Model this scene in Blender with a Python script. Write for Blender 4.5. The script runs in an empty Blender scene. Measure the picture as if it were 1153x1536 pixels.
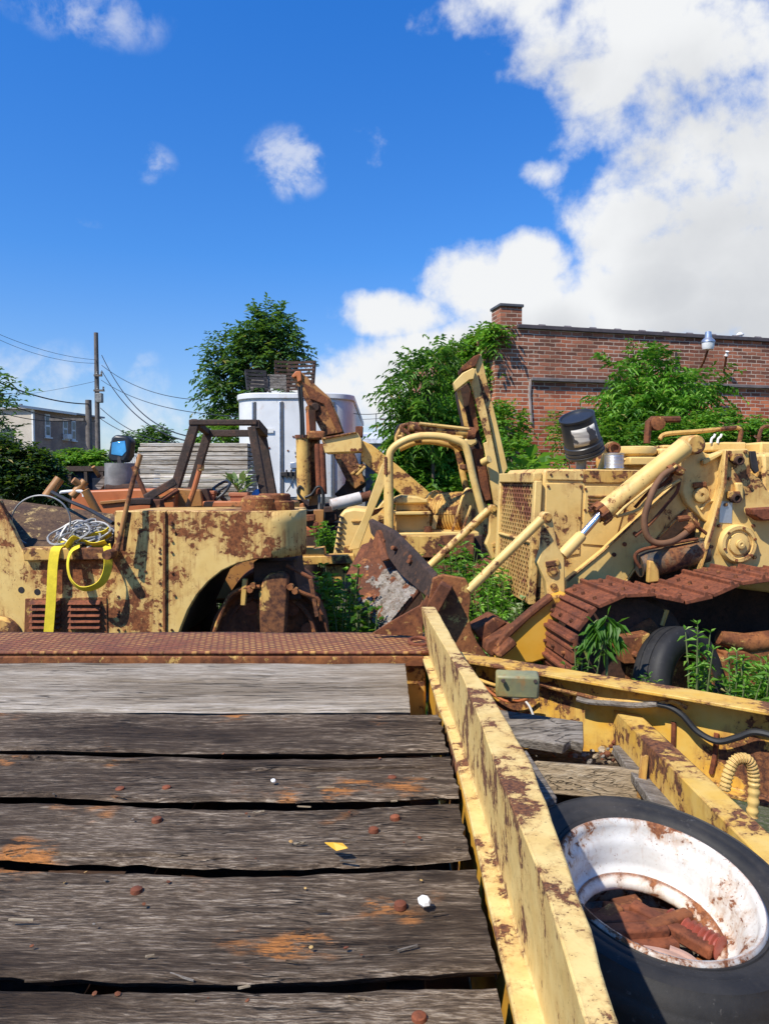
import bpy, bmesh, math, random
from mathutils import Vector as V, Matrix, Euler, noise as mnoise
random.seed(7)
R = math.radians
SC = bpy.context.scene
COL = SC.collection
# ---------------------------------------------------------------- camera model
F, CX, CY = 1109.0, 576.5, 768.0
CAM = V((0, 0, 1.6))
PITCH = math.atan(48 / F)
CP, SP = math.cos(PITCH), math.sin(PITCH)
def ray(px, py):
    x, y = (px - CX) / F, (CY - py) / F
    return V((x, CP + y * SP, y * CP - SP))
def at(px, py, Y):                       # point at distance Y in front of the viewer
    d = ray(px, py); return CAM + d * (Y / d.y)
def onz(px, py, z):                      # point at height z
    d = ray(px, py); return CAM + d * ((z - CAM.z) / d.z)
def onpl(px, py, P0, n):
    d = ray(px, py); return CAM + d * ((P0 - CAM).dot(n) / d.dot(n))
def zm(x0, y0, s):                       # measured in an enlarged crop
    return lambda zx, zy: (x0 + zx / s, y0 + zy / s)
# ---------------------------------------------------------------- mesh builder
def frame(d, up=V((0, 0, 1))):
    d = d.normalized()
    if abs(d.dot(up)) > .98: up = V((0, 1, 0))
    a = d.cross(up).normalized(); b = a.cross(d).normalized()
    return a, b
def smooth_path(pts, k=6):
    pts = [V(p) for p in pts]; out = []
    for i in range(len(pts) - 1):
        p0, p1, p2, p3 = pts[max(i - 1, 0)], pts[i], pts[i + 1], pts[min(i + 2, len(pts) - 1)]
        for j in range(k):
            t = j / k
            out.append(.5 * ((2 * p1) + (p2 - p0) * t + (2 * p0 - 5 * p1 + 4 * p2 - p3) * t * t + (3 * p1 - p0 - 3 * p2 + p3) * t ** 3))
    out.append(pts[-1]); return out
ORG = {}
class MB:
    def __init__(s): s.v = []; s.f = []
    def add(s, vs, fs):
        n = len(s.v); s.v += [V(v) for v in vs]; s.f += [tuple(i + n for i in f) for f in fs]; return s
    def prism(s, pts, off):
        pts = [V(p) for p in pts]; off = V(off); n = len(pts)
        return s.add(pts + [p + off for p in pts], [tuple(range(n)), tuple(range(2 * n - 1, n - 1, -1))] + [(i, (i + 1) % n, n + (i + 1) % n, n + i) for i in range(n)])
    def box(s, c, size, rot=None):
        c = V(c); M = Euler(rot).to_matrix() if rot else Matrix.Identity(3)
        vs = [c + M @ V((x * size[0] / 2, y * size[1] / 2, z * size[2] / 2)) for x in (-1, 1) for y in (-1, 1) for z in (-1, 1)]
        return s.add(vs, [(0, 1, 3, 2), (4, 6, 7, 5), (0, 4, 5, 1), (2, 3, 7, 6), (0, 2, 6, 4), (1, 5, 7, 3)])
    def bar(s, p0, p1, w, h, up=(0, 0, 1)):
        p0, p1 = V(p0), V(p1); a, b = frame(p1 - p0, V(up)); a, b = a * w / 2, b * h / 2
        return s.prism([p0 - a - b, p0 + a - b, p0 + a + b, p0 - a + b], p1 - p0)
    def tube(s, pts, r, n=8, cap=True):
        pts = [V(p) for p in pts]; m = len(pts)
        rs = r if isinstance(r, (list, tuple)) else [r] * m
        vs = []; a = None
        for i, p in enumerate(pts):
            d = (pts[min(i + 1, m - 1)] - pts[max(i - 1, 0)])
            if d.length < 1e-9: d = V((0, 0, 1))
            d.normalize()
            if a is None: a, b = frame(d)
            else:
                a = (a - d * a.dot(d)); a = a.normalized() if a.length > 1e-6 else frame(d)[0]; b = a.cross(d).normalized()
            for k in range(n):
                t = 2 * math.pi * k / n; vs.append(p + (a * math.cos(t) + b * math.sin(t)) * rs[i])
        fs = [(i * n + k, i * n + (k + 1) % n, (i + 1) * n + (k + 1) % n, (i + 1) * n + k) for i in range(m - 1) for k in range(n)]
        if cap: fs += [tuple(range(n)), tuple(range((m - 1) * n, m * n))]
        return s.add(vs, fs)
    def lathe(s, prof, p, ax, n=32, loop=False):      # prof: (radius, height along axis)
        p, ax = V(p), V(ax).normalized(); a, b = frame(ax); vs = []; m = len(prof)
        for r, h in prof:
            for k in range(n):
                t = 2 * math.pi * k / n; vs.append(p + ax * h + (a * math.cos(t) + b * math.sin(t)) * max(r, 1e-4))
        fs = [(i * n + k, i * n + (k + 1) % n, ((i + 1) % m) * n + (k + 1) % n, ((i + 1) % m) * n + k) for i in range(m if loop else m - 1) for k in range(n)]
        if not loop:
            fs += [tuple(range(n)), tuple(range((m - 1) * n, m * n))]
        return s.add(vs, fs)
    def grid(s, fn, nu, nv):
        vs = [fn(i / nu, j / nv) for i in range(nu + 1) for j in range(nv + 1)]; w = nv + 1
        return s.add(vs, [(i * w + j, (i + 1) * w + j, (i + 1) * w + j + 1, i * w + j + 1) for i in range(nu) for j in range(nv)])
    def ribbon(s, pts, wid, th=.003):     # a strap: centre points and width vectors
        n = len(pts); vs = []
        for i, p in enumerate(pts):
            p = V(p); w = V(wid[i] if isinstance(wid, list) else wid)
            d = (V(pts[min(i + 1, n - 1)]) - V(pts[max(i - 1, 0)])).normalized(); nn = d.cross(w).normalized() * th / 2
            vs += [p - w / 2 - nn, p + w / 2 - nn, p + w / 2 + nn, p - w / 2 + nn]
        fs = [(i * 4 + k, i * 4 + (k + 1) % 4, i * 4 + 4 + (k + 1) % 4, i * 4 + 4 + k) for i in range(n - 1) for k in range(4)]
        return s.add(vs, fs + [(0, 1, 2, 3), tuple(4 * n - 4 + k for k in range(4))])
    def build(s, name, mat, parent=None, bevel=0, smooth=35, recalc=True, loc=None, label=None, solid=0):
        if parent is None and loc is None:
            xs = [v.x for v in s.v]; ys = [v.y for v in s.v]
            loc = V(((min(xs) + max(xs)) / 2, (min(ys) + max(ys)) / 2, min(v.z for v in s.v)))
        o0 = V(loc) if parent is None else ORG[parent]
        me = bpy.data.meshes.new(name)
        me.from_pydata([v - o0 for v in s.v], [], s.f)
        if recalc:
            bm = bmesh.new(); bm.from_mesh(me); bmesh.ops.recalc_face_normals(bm, faces=bm.faces); bm.to_mesh(me); bm.free()
        if smooth:
            me.polygons.foreach_set('use_smooth', [True] * len(me.polygons))
            me.set_sharp_from_angle(angle=R(smooth))
        me.materials.append(mat)
        o = bpy.data.objects.new(name, me); COL.objects.link(o)
        if parent is None: o.location = o0
        else: o.parent = parent
        ORG[o] = o0
        if solid:
            m = o.modifiers.new('solid', 'SOLIDIFY'); m.thickness = solid
        if bevel:
            m = o.modifiers.new('bevel', 'BEVEL'); m.width = bevel; m.segments = 2; m.limit_method = 'ANGLE'; m.angle_limit = R(40); m.harden_normals = False
        if label: o['label'] = label
        return o
def tag(o, label=None, cat=None, group=None, kind=None):
    if label: o['label'] = label
    if cat: o['category'] = cat
    if group: o['group'] = group
    if kind: o['kind'] = kind
    return o
def thing(name, loc, label, cat, group=None):
    o = bpy.data.objects.new(name, None); COL.objects.link(o); o.location = V(loc); o.empty_display_size = .1
    ORG[o] = V(loc); return tag(o, label, cat, group)
# ---------------------------------------------------------------- materials
class NT:
    def __init__(s, name):
        s.m = bpy.data.materials.new(name); s.m.use_nodes = True; s.t = s.m.node_tree; s.t.nodes.clear()
        s.out = s.n('ShaderNodeOutputMaterial'); s.b = s.n('ShaderNodeBsdfPrincipled'); s.l(s.b.outputs[0], s.out.inputs[0])
        s.g = s.n('ShaderNodeNewGeometry')
    def n(s, t, **k):
        x = s.t.nodes.new(t)
        for a, v in k.items(): setattr(x, a, v)
        return x
    def l(s, a, b): s.t.links.new(a, b)
    def put(s, sock, v):
        if hasattr(v, 'is_linked') or hasattr(v, 'links'): s.l(v, sock)
        elif isinstance(v, (tuple, list)) and len(v) == 3 and sock.type == 'RGBA': sock.default_value = (*v, 1)
        else: sock.default_value = v
    def pos(s, scale=(1, 1, 1), rot=(0, 0, 0), src=None):
        m = s.n('ShaderNodeMapping'); m.inputs['Scale'].default_value = scale; m.inputs['Rotation'].default_value = rot
        s.l(src or s.g.outputs['Position'], m.inputs[0]); return m.outputs[0]
    def noise(s, vec, scale, detail=6, rough=.6, dist=0, out=0):
        x = s.n('ShaderNodeTexNoise'); s.l(vec, x.inputs['Vector']); x.inputs['Scale'].default_value = scale
        x.inputs['Detail'].default_value = detail; x.inputs['Roughness'].default_value = rough; x.inputs['Distortion'].default_value = dist
        return x.outputs[out]
    def step(s, val, lo, hi, a=0, b=1):
        x = s.n('ShaderNodeMapRange'); s.put(x.inputs[0], val); s.put(x.inputs[1], lo); s.put(x.inputs[2], hi); x.inputs[3].default_value = a; x.inputs[4].default_value = b
        x.interpolation_type = 'SMOOTHSTEP' if a == 0 and b == 1 else 'LINEAR'; return x.outputs[0]
    def math(s, op, a, b=0.0, clamp=False):
        x = s.n('ShaderNodeMath', operation=op, use_clamp=clamp); s.put(x.inputs[0], a); s.put(x.inputs[1], b); return x.outputs[0]
    def mix(s, fac, a, b, blend='MIX'):
        x = s.n('ShaderNodeMix', data_type='RGBA', blend_type=blend); s.put(x.inputs[0], fac); s.put(x.inputs[6], a); s.put(x.inputs[7], b); return x.outputs[2]
    def bump(s, h, strength=.4, dist=.01):
        x = s.n('ShaderNodeBump'); x.inputs['Strength'].default_value = strength; x.inputs['Distance'].default_value = dist; s.l(h, x.inputs['Height']); s.l(x.outputs[0], s.b.inputs['Normal']); return x
    def edge(s, rad=.012):
        x = s.n('ShaderNodeBevel', samples=3); x.inputs[0].default_value = rad
        d = s.n('ShaderNodeVectorMath', operation='DOT_PRODUCT'); s.l(x.outputs[0], d.inputs[0]); s.l(s.g.outputs['Normal'], d.inputs[1])
        return s.math('SUBTRACT', 1.0, d.outputs['Value'], True)
    def fin(s, col, rough=.6, metal=0.0, spec=.4):
        s.put(s.b.inputs['Base Color'], col); s.put(s.b.inputs['Roughness'], rough); s.put(s.b.inputs['Metallic'], metal)
        s.b.inputs['Specular IOR Level'].default_value = spec; return s.m
def paint(name, base, rust=.5, scale=1.0, light=None, dirt=.3, streak=.5, edge=.012, rustcol=((.055, .02, .012), (.22, .085, .03)), speck=.5, rough=.5):
    """old paint over rusting steel; rust 0..1 is the share that has gone"""
    s = NT(name); p = s.g.outputs['Position']
    big = s.noise(p, 1.7 * scale, 3, .5)
    med = s.noise(p, 9 * scale, 9, .68, .4)
    fine = s.noise(p, 45 * scale, 5, .6)
    run = s.noise(s.pos((16, 16, 1.1)), 1.3 * scale, 5, .6)
    e = s.edge(edge)
    field = s.math('ADD', s.math('MULTIPLY', med, .56), s.math('MULTIPLY', big, .74)); field = s.math('SUBTRACT', field, .09)
    field = s.math('ADD', field, s.math('MULTIPLY', e, .5))
    t = .735 - .3 * rust
    m_rust = s.step(field, t, t + .035)
    sp = s.step(s.math('ADD', fine, s.math('MULTIPLY', big, .35)), .90 - .12 * speck, .95 - .12 * speck)
    m_rust = s.math('MAXIMUM', m_rust, sp)
    halo = s.step(field, t - .09, t + .01)
    med_up = s.noise(s.pos((1, 1, .33)), 9 * scale, 6, .66, .4)
    m_run = s.math('MULTIPLY', s.step(run, .42, .70), s.step(s.math('ADD', s.math('MULTIPLY', med_up, .56), s.math('SUBTRACT', s.math('MULTIPLY', big, .74), .09)), t - .12, t + .02), True)
    tone = s.mix(s.step(s.noise(p, 3.1 * scale, 5, .6), .3, .7), base, light or tuple(min(1, c * 1.22 + .02) for c in base))
    grime = s.step(s.noise(p, 5 * scale, 8, .72), .5, .78)
    tone = s.mix(s.math('MULTIPLY', grime, dirt), tone, tuple(c * .42 for c in base))
    tone = s.mix(s.math('MULTIPLY', m_run, streak), tone, (.33, .13, .035))
    tone = s.mix(s.math('MULTIPLY', halo, .35), tone, (.4, .19, .05))
    rc = s.mix(s.step(s.noise(p, 22 * scale, 6, .7), .35, .65), rustcol[0], rustcol[1])
    col = s.mix(m_rust, tone, rc)
    h = s.math('ADD', s.math('MULTIPLY', m_rust, s.math('SUBTRACT', fine, 1.0)), s.math('MULTIPLY', med, .3))
    s.bump(h, .5, .004)
    return s.fin(col, s.step(m_rust, 0, 1, rough, .9))
def rusty(name, c0, c1, c2=None, scale=1.0, bump=.6):
    s = NT(name); p = s.g.outputs['Position']
    a = s.noise(p, 4 * scale, 9, .7, .6); b = s.noise(p, 26 * scale, 6, .7)
    col = s.mix(s.step(a, .35, .65), c0, c1)
    col = s.mix(s.step(b, .45, .75), col, tuple(x * .45 for x in c0))
    if c2: col = s.mix(s.step(s.noise(p, 7 * scale, 8, .75), .56, .62), col, c2)
    s.bump(s.math('ADD', b, a), bump, .004)
    return s.fin(col, .85)
def plain(name, c, rough=.6, metal=0.0, var=.25, scale=6, bump=.15, spec=.4):
    s = NT(name); p = s.g.outputs['Position']
    a = s.noise(p, scale, 7, .65); b = s.noise(p, scale * 7, 5, .6)
    col = s.mix(s.step(a, .3, .7), tuple(x * (1 - var) for x in c), tuple(min(1, x * (1 + var)) for x in c))
    col = s.mix(s.math('MULTIPLY', s.step(b, .55, .75), var), col, tuple(x * .5 for x in c))
    s.bump(b, bump, .003)
    return s.fin(col, rough, metal, spec)
def wood(name, dark, mid, pale, stain=None, grain=(1.6, 26, 26), amount=.0, cracks=.5, contrast=1.0):
    s = NT(name); p = s.g.outputs['Position']
    wob = s.n('ShaderNodeVectorMath', operation='ADD'); sc = s.n('ShaderNodeVectorMath', operation='SCALE'); sc.inputs[3].default_value = .05
    nz = s.n('ShaderNodeTexNoise'); nz.inputs['Scale'].default_value = 2.2; nz.inputs['Detail'].default_value = 3; s.l(p, nz.inputs['Vector'])
    s.l(nz.outputs['Color'], sc.inputs[0]); s.l(p, wob.inputs[0]); s.l(sc.outputs[0], wob.inputs[1]); q = wob.outputs[0]
    gx, gy = grain[0], grain[1]
    kn = s.n('ShaderNodeTexVoronoi', feature='F1'); kn.inputs['Scale'].default_value = 1.0; s.l(s.pos((2.6, 7.5, 7.5), src=q), kn.inputs['Vector']); knot = s.step(kn.outputs['Distance'], .16, .05)
    w = s.noise(s.pos((1.3, 5, 5), src=q), 1.0, 6, .65)                      # broad weathering patches
    g1 = s.noise(s.pos((gx, gy, gy), src=q), 1.0, 8, .72, .3)               # grain
    g2 = s.noise(s.pos((gx * 4, gy * 4, gy * 4), src=q), 1.0, 5, .7)       # fibres
    g3 = s.noise(s.pos((gx * .5, gy * 1.3, gy * 1.3), src=q), 1.0, 3, .5)  # checks run along the board
    c = s.math('ADD', s.math('MULTIPLY', g1, .55), s.math('MULTIPLY', w, .55))
    col = s.mix(s.step(c, .42, .66), dark, mid)
    fl = s.math('MULTIPLY', s.step(g2, .47, .62), s.step(s.math('ADD', s.math('MULTIPLY', g1, .6), s.math('MULTIPLY', w, .5)), .5, .68))
    col = s.mix(s.math('MULTIPLY', fl, .85 * contrast), col, pale)
    m_cr = s.math('MULTIPLY', s.step(s.math('ABSOLUTE', s.math('SUBTRACT', g3, .5)), .020, .003), s.step(s.noise(p, 3.3, 4, .6), .42, .6))
    col = s.mix(s.math('MULTIPLY', s.step(g2, .50, .36), .6), col, tuple(x * .45 for x in dark))
    col = s.mix(s.math('MULTIPLY', m_cr, cracks), col, tuple(x * .25 for x in dark))
    h = s.math('ADD', s.math('MULTIPLY', g1, .7), s.math('SUBTRACT', s.math('MULTIPLY', g2, .9), s.math('MULTIPLY', m_cr, .9)))
    col = s.mix(s.math('MULTIPLY', knot, .8), col, tuple(x * .5 for x in dark))
    if stain:
        a = s.noise(p, 4.2, 3, .55); b = s.noise(s.pos((14, 40, 40)), 1.0, 8, .75)
        m = s.math('MULTIPLY', s.step(a, .585 - amount, .69 - amount), s.step(s.math('ADD', s.math('ADD', b, s.math('MULTIPLY', a, .5)), s.math('MULTIPLY', g2, .25)), .91, 1.0))
        col = s.mix(m, col, s.mix(s.step(g2, .35, .6), tuple(x * .55 for x in stain), stain))
    s.bump(h, 1.0, .008)
    return s.fin(col, .88, 0, .25)
def leaf(name, c0, c1, c2, trans=.35):
    s = NT(name); rnd = s.g.outputs['Random Per Island']
    col = s.mix(s.step(rnd, 0, .6, 0, .999), c0, c1); col = s.mix(s.step(rnd, .7, 1.0), col, c2)
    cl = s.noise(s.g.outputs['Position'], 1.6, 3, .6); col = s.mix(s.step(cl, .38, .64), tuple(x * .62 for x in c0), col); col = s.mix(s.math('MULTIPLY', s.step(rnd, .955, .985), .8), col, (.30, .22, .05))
    s.fin(col, .5, 0, .35)
    tr = s.n('ShaderNodeBsdfTranslucent'); s.l(s.mix(.5, col, (.30, .55, .03), 'MIX'), tr.inputs[0])
    mx = s.n('ShaderNodeMixShader'); mx.inputs[0].default_value = trans
    s.l(s.b.outputs[0], mx.inputs[1]); s.l(tr.outputs[0], mx.inputs[2]); s.l(mx.outputs[0], s.out.inputs[0])
    return s.m
YEL = (.66, .425, .128)
M = {}
M['yellow'] = paint('pale yellow paint', YEL, .29, 1.5, (.71, .49, .175), dirt=.3)
M['yellow_clean'] = paint('dull yellow paint', (.63, .405, .12), .21, 1.4, (.69, .475, .165), dirt=.4, speck=.35)
M['yellow_rusty'] = paint('rust eaten yellow paint', (.56, .34, .08), .62, 1.2, dirt=.4, streak=.8)
M['yellow_fleck'] = paint('flecked orange yellow paint', (.60, .35, .075), .5, 4.0, (.66, .42, .12), dirt=.5, streak=.7, speck=.9)
M['yellow_roller'] = paint('roller yellow paint', (.66, .425, .128), .475, 2.3, (.72, .495, .17), dirt=.12, streak=.9, speck=.8, rustcol=((.10, .03, .010), (.27, .09, .028)))
M['yellow_beam'] = paint('blistered yellow paint', (.62, .415, .135), .40, 7.0, (.71, .52, .2), dirt=.8, streak=.3, edge=.008, speck=.8)
M['yellow_deep'] = paint('ochre yellow paint', (.62, .31, .025), .38, 1.5, (.66, .36, .05), dirt=.3, streak=.5)
M['orange'] = paint('faded orange paint', (.42, .115, .035), .3, 1.2, (.5, .16, .05), dirt=.4)
M['orange_brown'] = paint('rusty orange paint', (.30, .125, .035), .5, 1.2, (.38, .18, .05), dirt=.6)
M['rust'] = rusty('dark rust', (.085, .028, .012), (.20, .064, .022), (.30, .115, .035), 1.4)
M['rust_red'] = rusty('red brown rust', (.125, .036, .016), (.24, .070, .027), (.09, .03, .016), scale=1.8)
M['rust_pale'] = rusty('rust with paint flakes', (.13, .04, .015), (.29, .105, .03), (.5, .30, .08), 1.8)
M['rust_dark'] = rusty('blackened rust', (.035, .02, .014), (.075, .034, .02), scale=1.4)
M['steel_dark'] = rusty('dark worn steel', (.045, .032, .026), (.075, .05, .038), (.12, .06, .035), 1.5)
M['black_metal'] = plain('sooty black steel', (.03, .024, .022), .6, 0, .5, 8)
M['chrome'] = plain('scratched chrome', (.75, .75, .76), .2, 1.0, .08)
M['zinc'] = plain('galvanised steel', (.55, .56, .58), .35, .8, .2)
M['grey_metal'] = plain('grey stained metal', (.2, .2, .19), .6, .1, .4)
s = NT('weathered tyre rubber'); p = s.g.outputs['Position']; a = s.noise(p, 5, 8, .7); b = s.noise(p, 60, 5, .7); sc_ = s.noise(s.pos((3, 3, 40)), 1.0, 5, .6)
col = s.mix(s.step(a, .35, .65), (.014, .013, .0125), (.028, .026, .024)); col = s.mix(s.math('MULTIPLY', s.step(s.noise(p, 2.4, 8, .72), .5, .72), .55), col, (.085, .07, .055)); col = s.mix(s.math('MULTIPLY', s.step(b, .62, .7), .5), col, (.11, .10, .09))
s.bump(s.math('ADD', a, s.math('MULTIPLY', b, .4)), .35, .004); M['rubber'] = s.fin(col, s.step(a, .2, .8, .5, .8), 0, .35)
M['rubber_black'] = plain('black hose rubber', (.02, .02, .02), .5, 0, .3)
M['white_paint'] = paint('chipped white paint', (.56, .53, .48), .47, 5.0, (.64, .62, .58), dirt=.4, streak=.6, edge=.008, speck=.95, rustcol=((.14, .045, .02), (.3, .12, .05)))
M['wood_old'] = wood('dark weathered timber', (.046, .028, .016), (.175, .122, .078), (.50, .40, .29), (.56, .22, .06), (9, 75, 75), cracks=1.0)
M['wood_new'] = wood('silver grey timber', (.21, .16, .105), (.38, .315, .235), (.53, .46, .375), None, (2.6, 34, 34), cracks=1.0)
M['wood_beige'] = wood('pale sawn timber', (.30, .22, .135), (.40, .31, .2), (.46, .39, .29), None, (2, 22, 22))
M['wood_mid'] = wood('grey plank timber', (.12, .1, .08), (.22, .19, .16), (.33, .3, .26), None, (2, 22, 22))
M['wood_stack'] = wood('bleached board timber', (.44, .36, .27), (.66, .58, .48), (.74, .68, .60), None, (.8, 9, 9))
M['concrete'] = rusty('dried concrete', (.34, .305, .26), (.17, .135, .105), (.13, .06, .03), 3.6, 1.0)
M['leaf_mid'] = leaf('mid green leaves', (.075, .20, .022), (.15, .33, .038), (.30, .46, .07), .42)
M['leaf_bright'] = leaf('bright green leaves', (.10, .27, .022), (.21, .44, .045), (.37, .57, .10), .42)
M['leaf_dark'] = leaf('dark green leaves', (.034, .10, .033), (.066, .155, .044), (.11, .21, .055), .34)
M['leaf_deep'] = leaf('deep green leaves', (.012, .036, .012), (.024, .062, .018), (.04, .09, .02), .2)  # very dark green for the dense bush at the left edge
M['leaf_pale'] = leaf('grey green leaves', (.16, .23, .08), (.24, .32, .13), (.36, .40, .2), .3)
M['grass'] = leaf('grass blades', (.05, .13, .015), (.09, .2, .025), (.2, .25, .06), .3)
M['bark'] = plain('bark', (.10, .075, .055), .9, 0, .4, 12, .6)
M['twig'] = plain('green stems', (.12, .15, .05), .8)
M['strap'] = plain('yellow webbing', (.74, .56, .03), .8, 0, .12, 20, .3)
M['wire_grey'] = plain('grey wire cable', (.34, .33, .31), .5, .3, .2)
M['terracotta'] = plain('terracotta', (.42, .15, .07), .8)
M['blue_plastic'] = plain('blue plastic', (.03, .22, .6), .4, 0, .1)
M['black_plastic'] = plain('black plastic', (.022, .025, .03), .38, 0, .15, 4, .05)
M['white_wall'] = plain('white wall paint', (.66, .64, .6), .8, 0, .08, 2)
M['trailer_white'] = paint('chalky white trailer skin', (.60, .595, .58), .06, .45, (.70, .70, .69), dirt=.3, streak=.35, edge=.003, speck=.1)
M['trim_dark'] = plain('dark trim', (.08, .08, .085), .6)
M['glass'] = plain('dusty window glass', (.05, .06, .07), .15, 0, .2, 1, 0, .6)
M['pole_wood'] = plain('tarred pole wood', (.13, .11, .095), .9, 0, .3, 5)
M['cable_black'] = plain('overhead cable', (.02, .02, .022), .6)
M['dirt'] = rusty('dirt and grit', (.10, .075, .052), (.17, .14, .11), (.26, .23, .19), 3.0, 1.0)
# ---------------------------------------------------------------- sky, sun, camera
SUNV = V((-.52, -.52, .9)).normalized()
w = bpy.data.worlds.new('World'); SC.world = w; w.use_nodes = True
t = w.node_tree; t.nodes.clear(); N = t.nodes.new; L = t.links.new
out = N('ShaderNodeOutputWorld'); bg = N('ShaderNodeBackground'); L(bg.outputs[0], out.inputs[0])
sky = N('ShaderNodeTexSky'); sky.sky_type = 'NISHITA'; sky.sun_disc = False
sky.sun_elevation = math.asin(SUNV.z); sky.sun_rotation = math.atan2(SUNV.x, SUNV.y); sky.altitude = 50; sky.air_density = 1.0; sky.dust_density = .4; sky.ozone_density = 2.0
SKY = .10
bg.inputs[1].default_value = SKY
def wm(op, a, b=None, clamp=False):
    x = N('ShaderNodeMath'); x.operation = op; x.use_clamp = clamp
    for i, q in enumerate((a, b)):
        if q is None: continue
        if isinstance(q, (int, float)): x.inputs[i].default_value = q
        else: L(q, x.inputs[i])
    return x.outputs[0]
def wnoise(vec, scale, detail, rough, dist=0):
    x = N('ShaderNodeTexNoise'); L(vec, x.inputs['Vector']); x.inputs['Scale'].default_value = scale; x.inputs['Detail'].default_value = detail
    x.inputs['Roughness'].default_value = rough; x.inputs['Distortion'].default_value = dist; return x.outputs[0]
tc = N('ShaderNodeTexCoord'); D = tc.outputs['Generated']
# the cloud bank: soft lumps round directions in the sky, edges broken up by noise
def lumps(items, vec):
    acc = None
    for px, py, rx, ry, amp in items:
        c = ray(px, py).normalized()
        sub = N('ShaderNodeVectorMath'); sub.operation = 'SUBTRACT'; L(vec, sub.inputs[0]); sub.inputs[1].default_value = c
        # local axes: right and up as seen in that direction
        rt = V((c.y, -c.x, 0)).normalized(); up = rt.cross(c)
        d1 = N('ShaderNodeVectorMath'); d1.operation = 'DOT_PRODUCT'; L(sub.outputs[0], d1.inputs[0]); d1.inputs[1].default_value = rt / (rx / F)
        d2 = N('ShaderNodeVectorMath'); d2.operation = 'DOT_PRODUCT'; L(sub.outputs[0], d2.inputs[0]); d2.inputs[1].default_value = up / (ry / F)
        fr = N('ShaderNodeVectorMath'); fr.operation = 'DOT_PRODUCT'; L(vec, fr.inputs[0]); fr.inputs[1].default_value = c
        q = wm('ADD', wm('MULTIPLY', d1.outputs['Value'], d1.outputs['Value']), wm('MULTIPLY', d2.outputs['Value'], d2.outputs['Value']))
        g = wm('MULTIPLY', wm('SUBTRACT', 1.0, wm('MULTIPLY', q, .5), True), amp)
        g = wm('MULTIPLY', g, wm('GREATER_THAN', fr.outputs['Value'], 0.0))
        acc = g if acc is None else wm('MAXIMUM', acc, g)
    return acc
BIG = [(960, 10, 190, 75, 1), (780, -10, 120, 50, 1), (1150, 40, 150, 80, 1), (900, 110, 70, 55, .9), (1010, 230, 150, 90, 1), (1120, 250, 150, 170, 1), (870, 255, 90, 26, .7), (940, 320, 80, 60, 1), (1080, 400, 200, 100, 1),
       (900, 460, 230, 65, 1), (700, 425, 90, 56, 1), (600, 470, 95, 36, 1), (790, 405, 70, 48, .95), (570, 590, 170, 75, 1), (500, 545, 45, 35, .8), (720, 560, 190, 90, 1), (1300, 300, 220, 300, 1), (1020, 470, 240, 40, .9)]
SMALL = [(432, 245, 50, 42, .72), (222, 243, 34, 24, .52), (130, 14, 90, 36, .5), (412, 215, 24, 16, .42), (460, 262, 30, 20, .44), (205, 540, 40, 16, .36), (60, 570, 190, 50, .44), (125, 335, 26, 8, .32), (240, 640, 260, 50, .5)]
b1 = lumps(BIG, D); b2 = lumps(SMALL, D)
n1 = wnoise(D, 7, 9, .56, .15); n2 = wnoise(D, 26, 6, .6); n3 = wnoise(D, 3.2, 4, .5)
dens = wm('ADD', wm('MULTIPLY', b1, .50), wm('MULTIPLY', n1, 1.05)); dens = wm('ADD', dens, wm('MULTIPLY', n2, .28))
def smooth(v, lo, hi):
    x = N('ShaderNodeMapRange'); x.interpolation_type = 'SMOOTHSTEP'; L(v, x.inputs[0]); x.inputs[1].default_value = lo; x.inputs[2].default_value = hi; return x.outputs[0]
m1 = smooth(dens, .86, 1.10)
d2 = wm('MULTIPLY', b2, smooth(wm('ADD', wm('MULTIPLY', wnoise(D, 13, 7, .62, .3), .7), wm('MULTIPLY', n2, .3)), .34, .66)); m2 = wm('MULTIPLY', smooth(d2, .08, .60), .62)
mask = wm('MAXIMUM', m1, m2)
# grey bases: density sampled a little higher up in the sky
off = N('ShaderNodeVectorMath'); off.operation = 'ADD'; L(D, off.inputs[0]); off.inputs[1].default_value = (-.05, -.02, .08)
n1b = wnoise(off.outputs[0], 7, 9, .56, .15); b1b = lumps(BIG, off.outputs[0])
db = wm('ADD', wm('MULTIPLY', b1b, .62), wm('MULTIPLY', n1b, .62))
shade = smooth(wm('ADD', wm('MULTIPLY', wm('SUBTRACT', db, .72), .8), wm('MULTIPLY', n3, .55)), .12, .62)
cc = N('ShaderNodeMix'); cc.data_type = 'RGBA'; L(shade, cc.inputs[0])
cc.inputs[6].default_value = (.62 / SKY, .63 / SKY, .64 / SKY, 1); cc.inputs[7].default_value = (.43 / SKY, .445 / SKY, .47 / SKY, 1)
hs = N('ShaderNodeMix'); hs.data_type = 'RGBA'; hs.blend_type = 'MULTIPLY'; hs.inputs[0].default_value = 1.0
L(sky.outputs[0], hs.inputs[6])
sx = N('ShaderNodeSeparateXYZ'); L(D, sx.inputs[0]); rp_ = N('ShaderNodeValToRGB'); L(sx.outputs[2], rp_.inputs[0])
el = rp_.color_ramp.elements; el[0].position = 0; el[0].color = (.80, .80, .90, 1); el[1].position = .62; el[1].color = (.17, .80, 1.62, 1)
e_ = el.new(.28); e_.color = (.34, .78, 1.30, 1); L(rp_.outputs[0], hs.inputs[7])
mx = N('ShaderNodeMix'); mx.data_type = 'RGBA'; L(mask, mx.inputs[0]); L(hs.outputs[2], mx.inputs[6]); L(cc.outputs[2], mx.inputs[7]); L(mx.outputs[2], bg.inputs[0])
sl = bpy.data.lights.new('sun', 'SUN'); sl.energy = 4.4; sl.angle = R(.53); sl.color = (1, .94, .83)
so = bpy.data.objects.new('sun', sl); COL.objects.link(so); so.rotation_euler = SUNV.to_track_quat('Z', 'Y').to_euler(); so.location = (-20, -20, 35)
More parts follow.
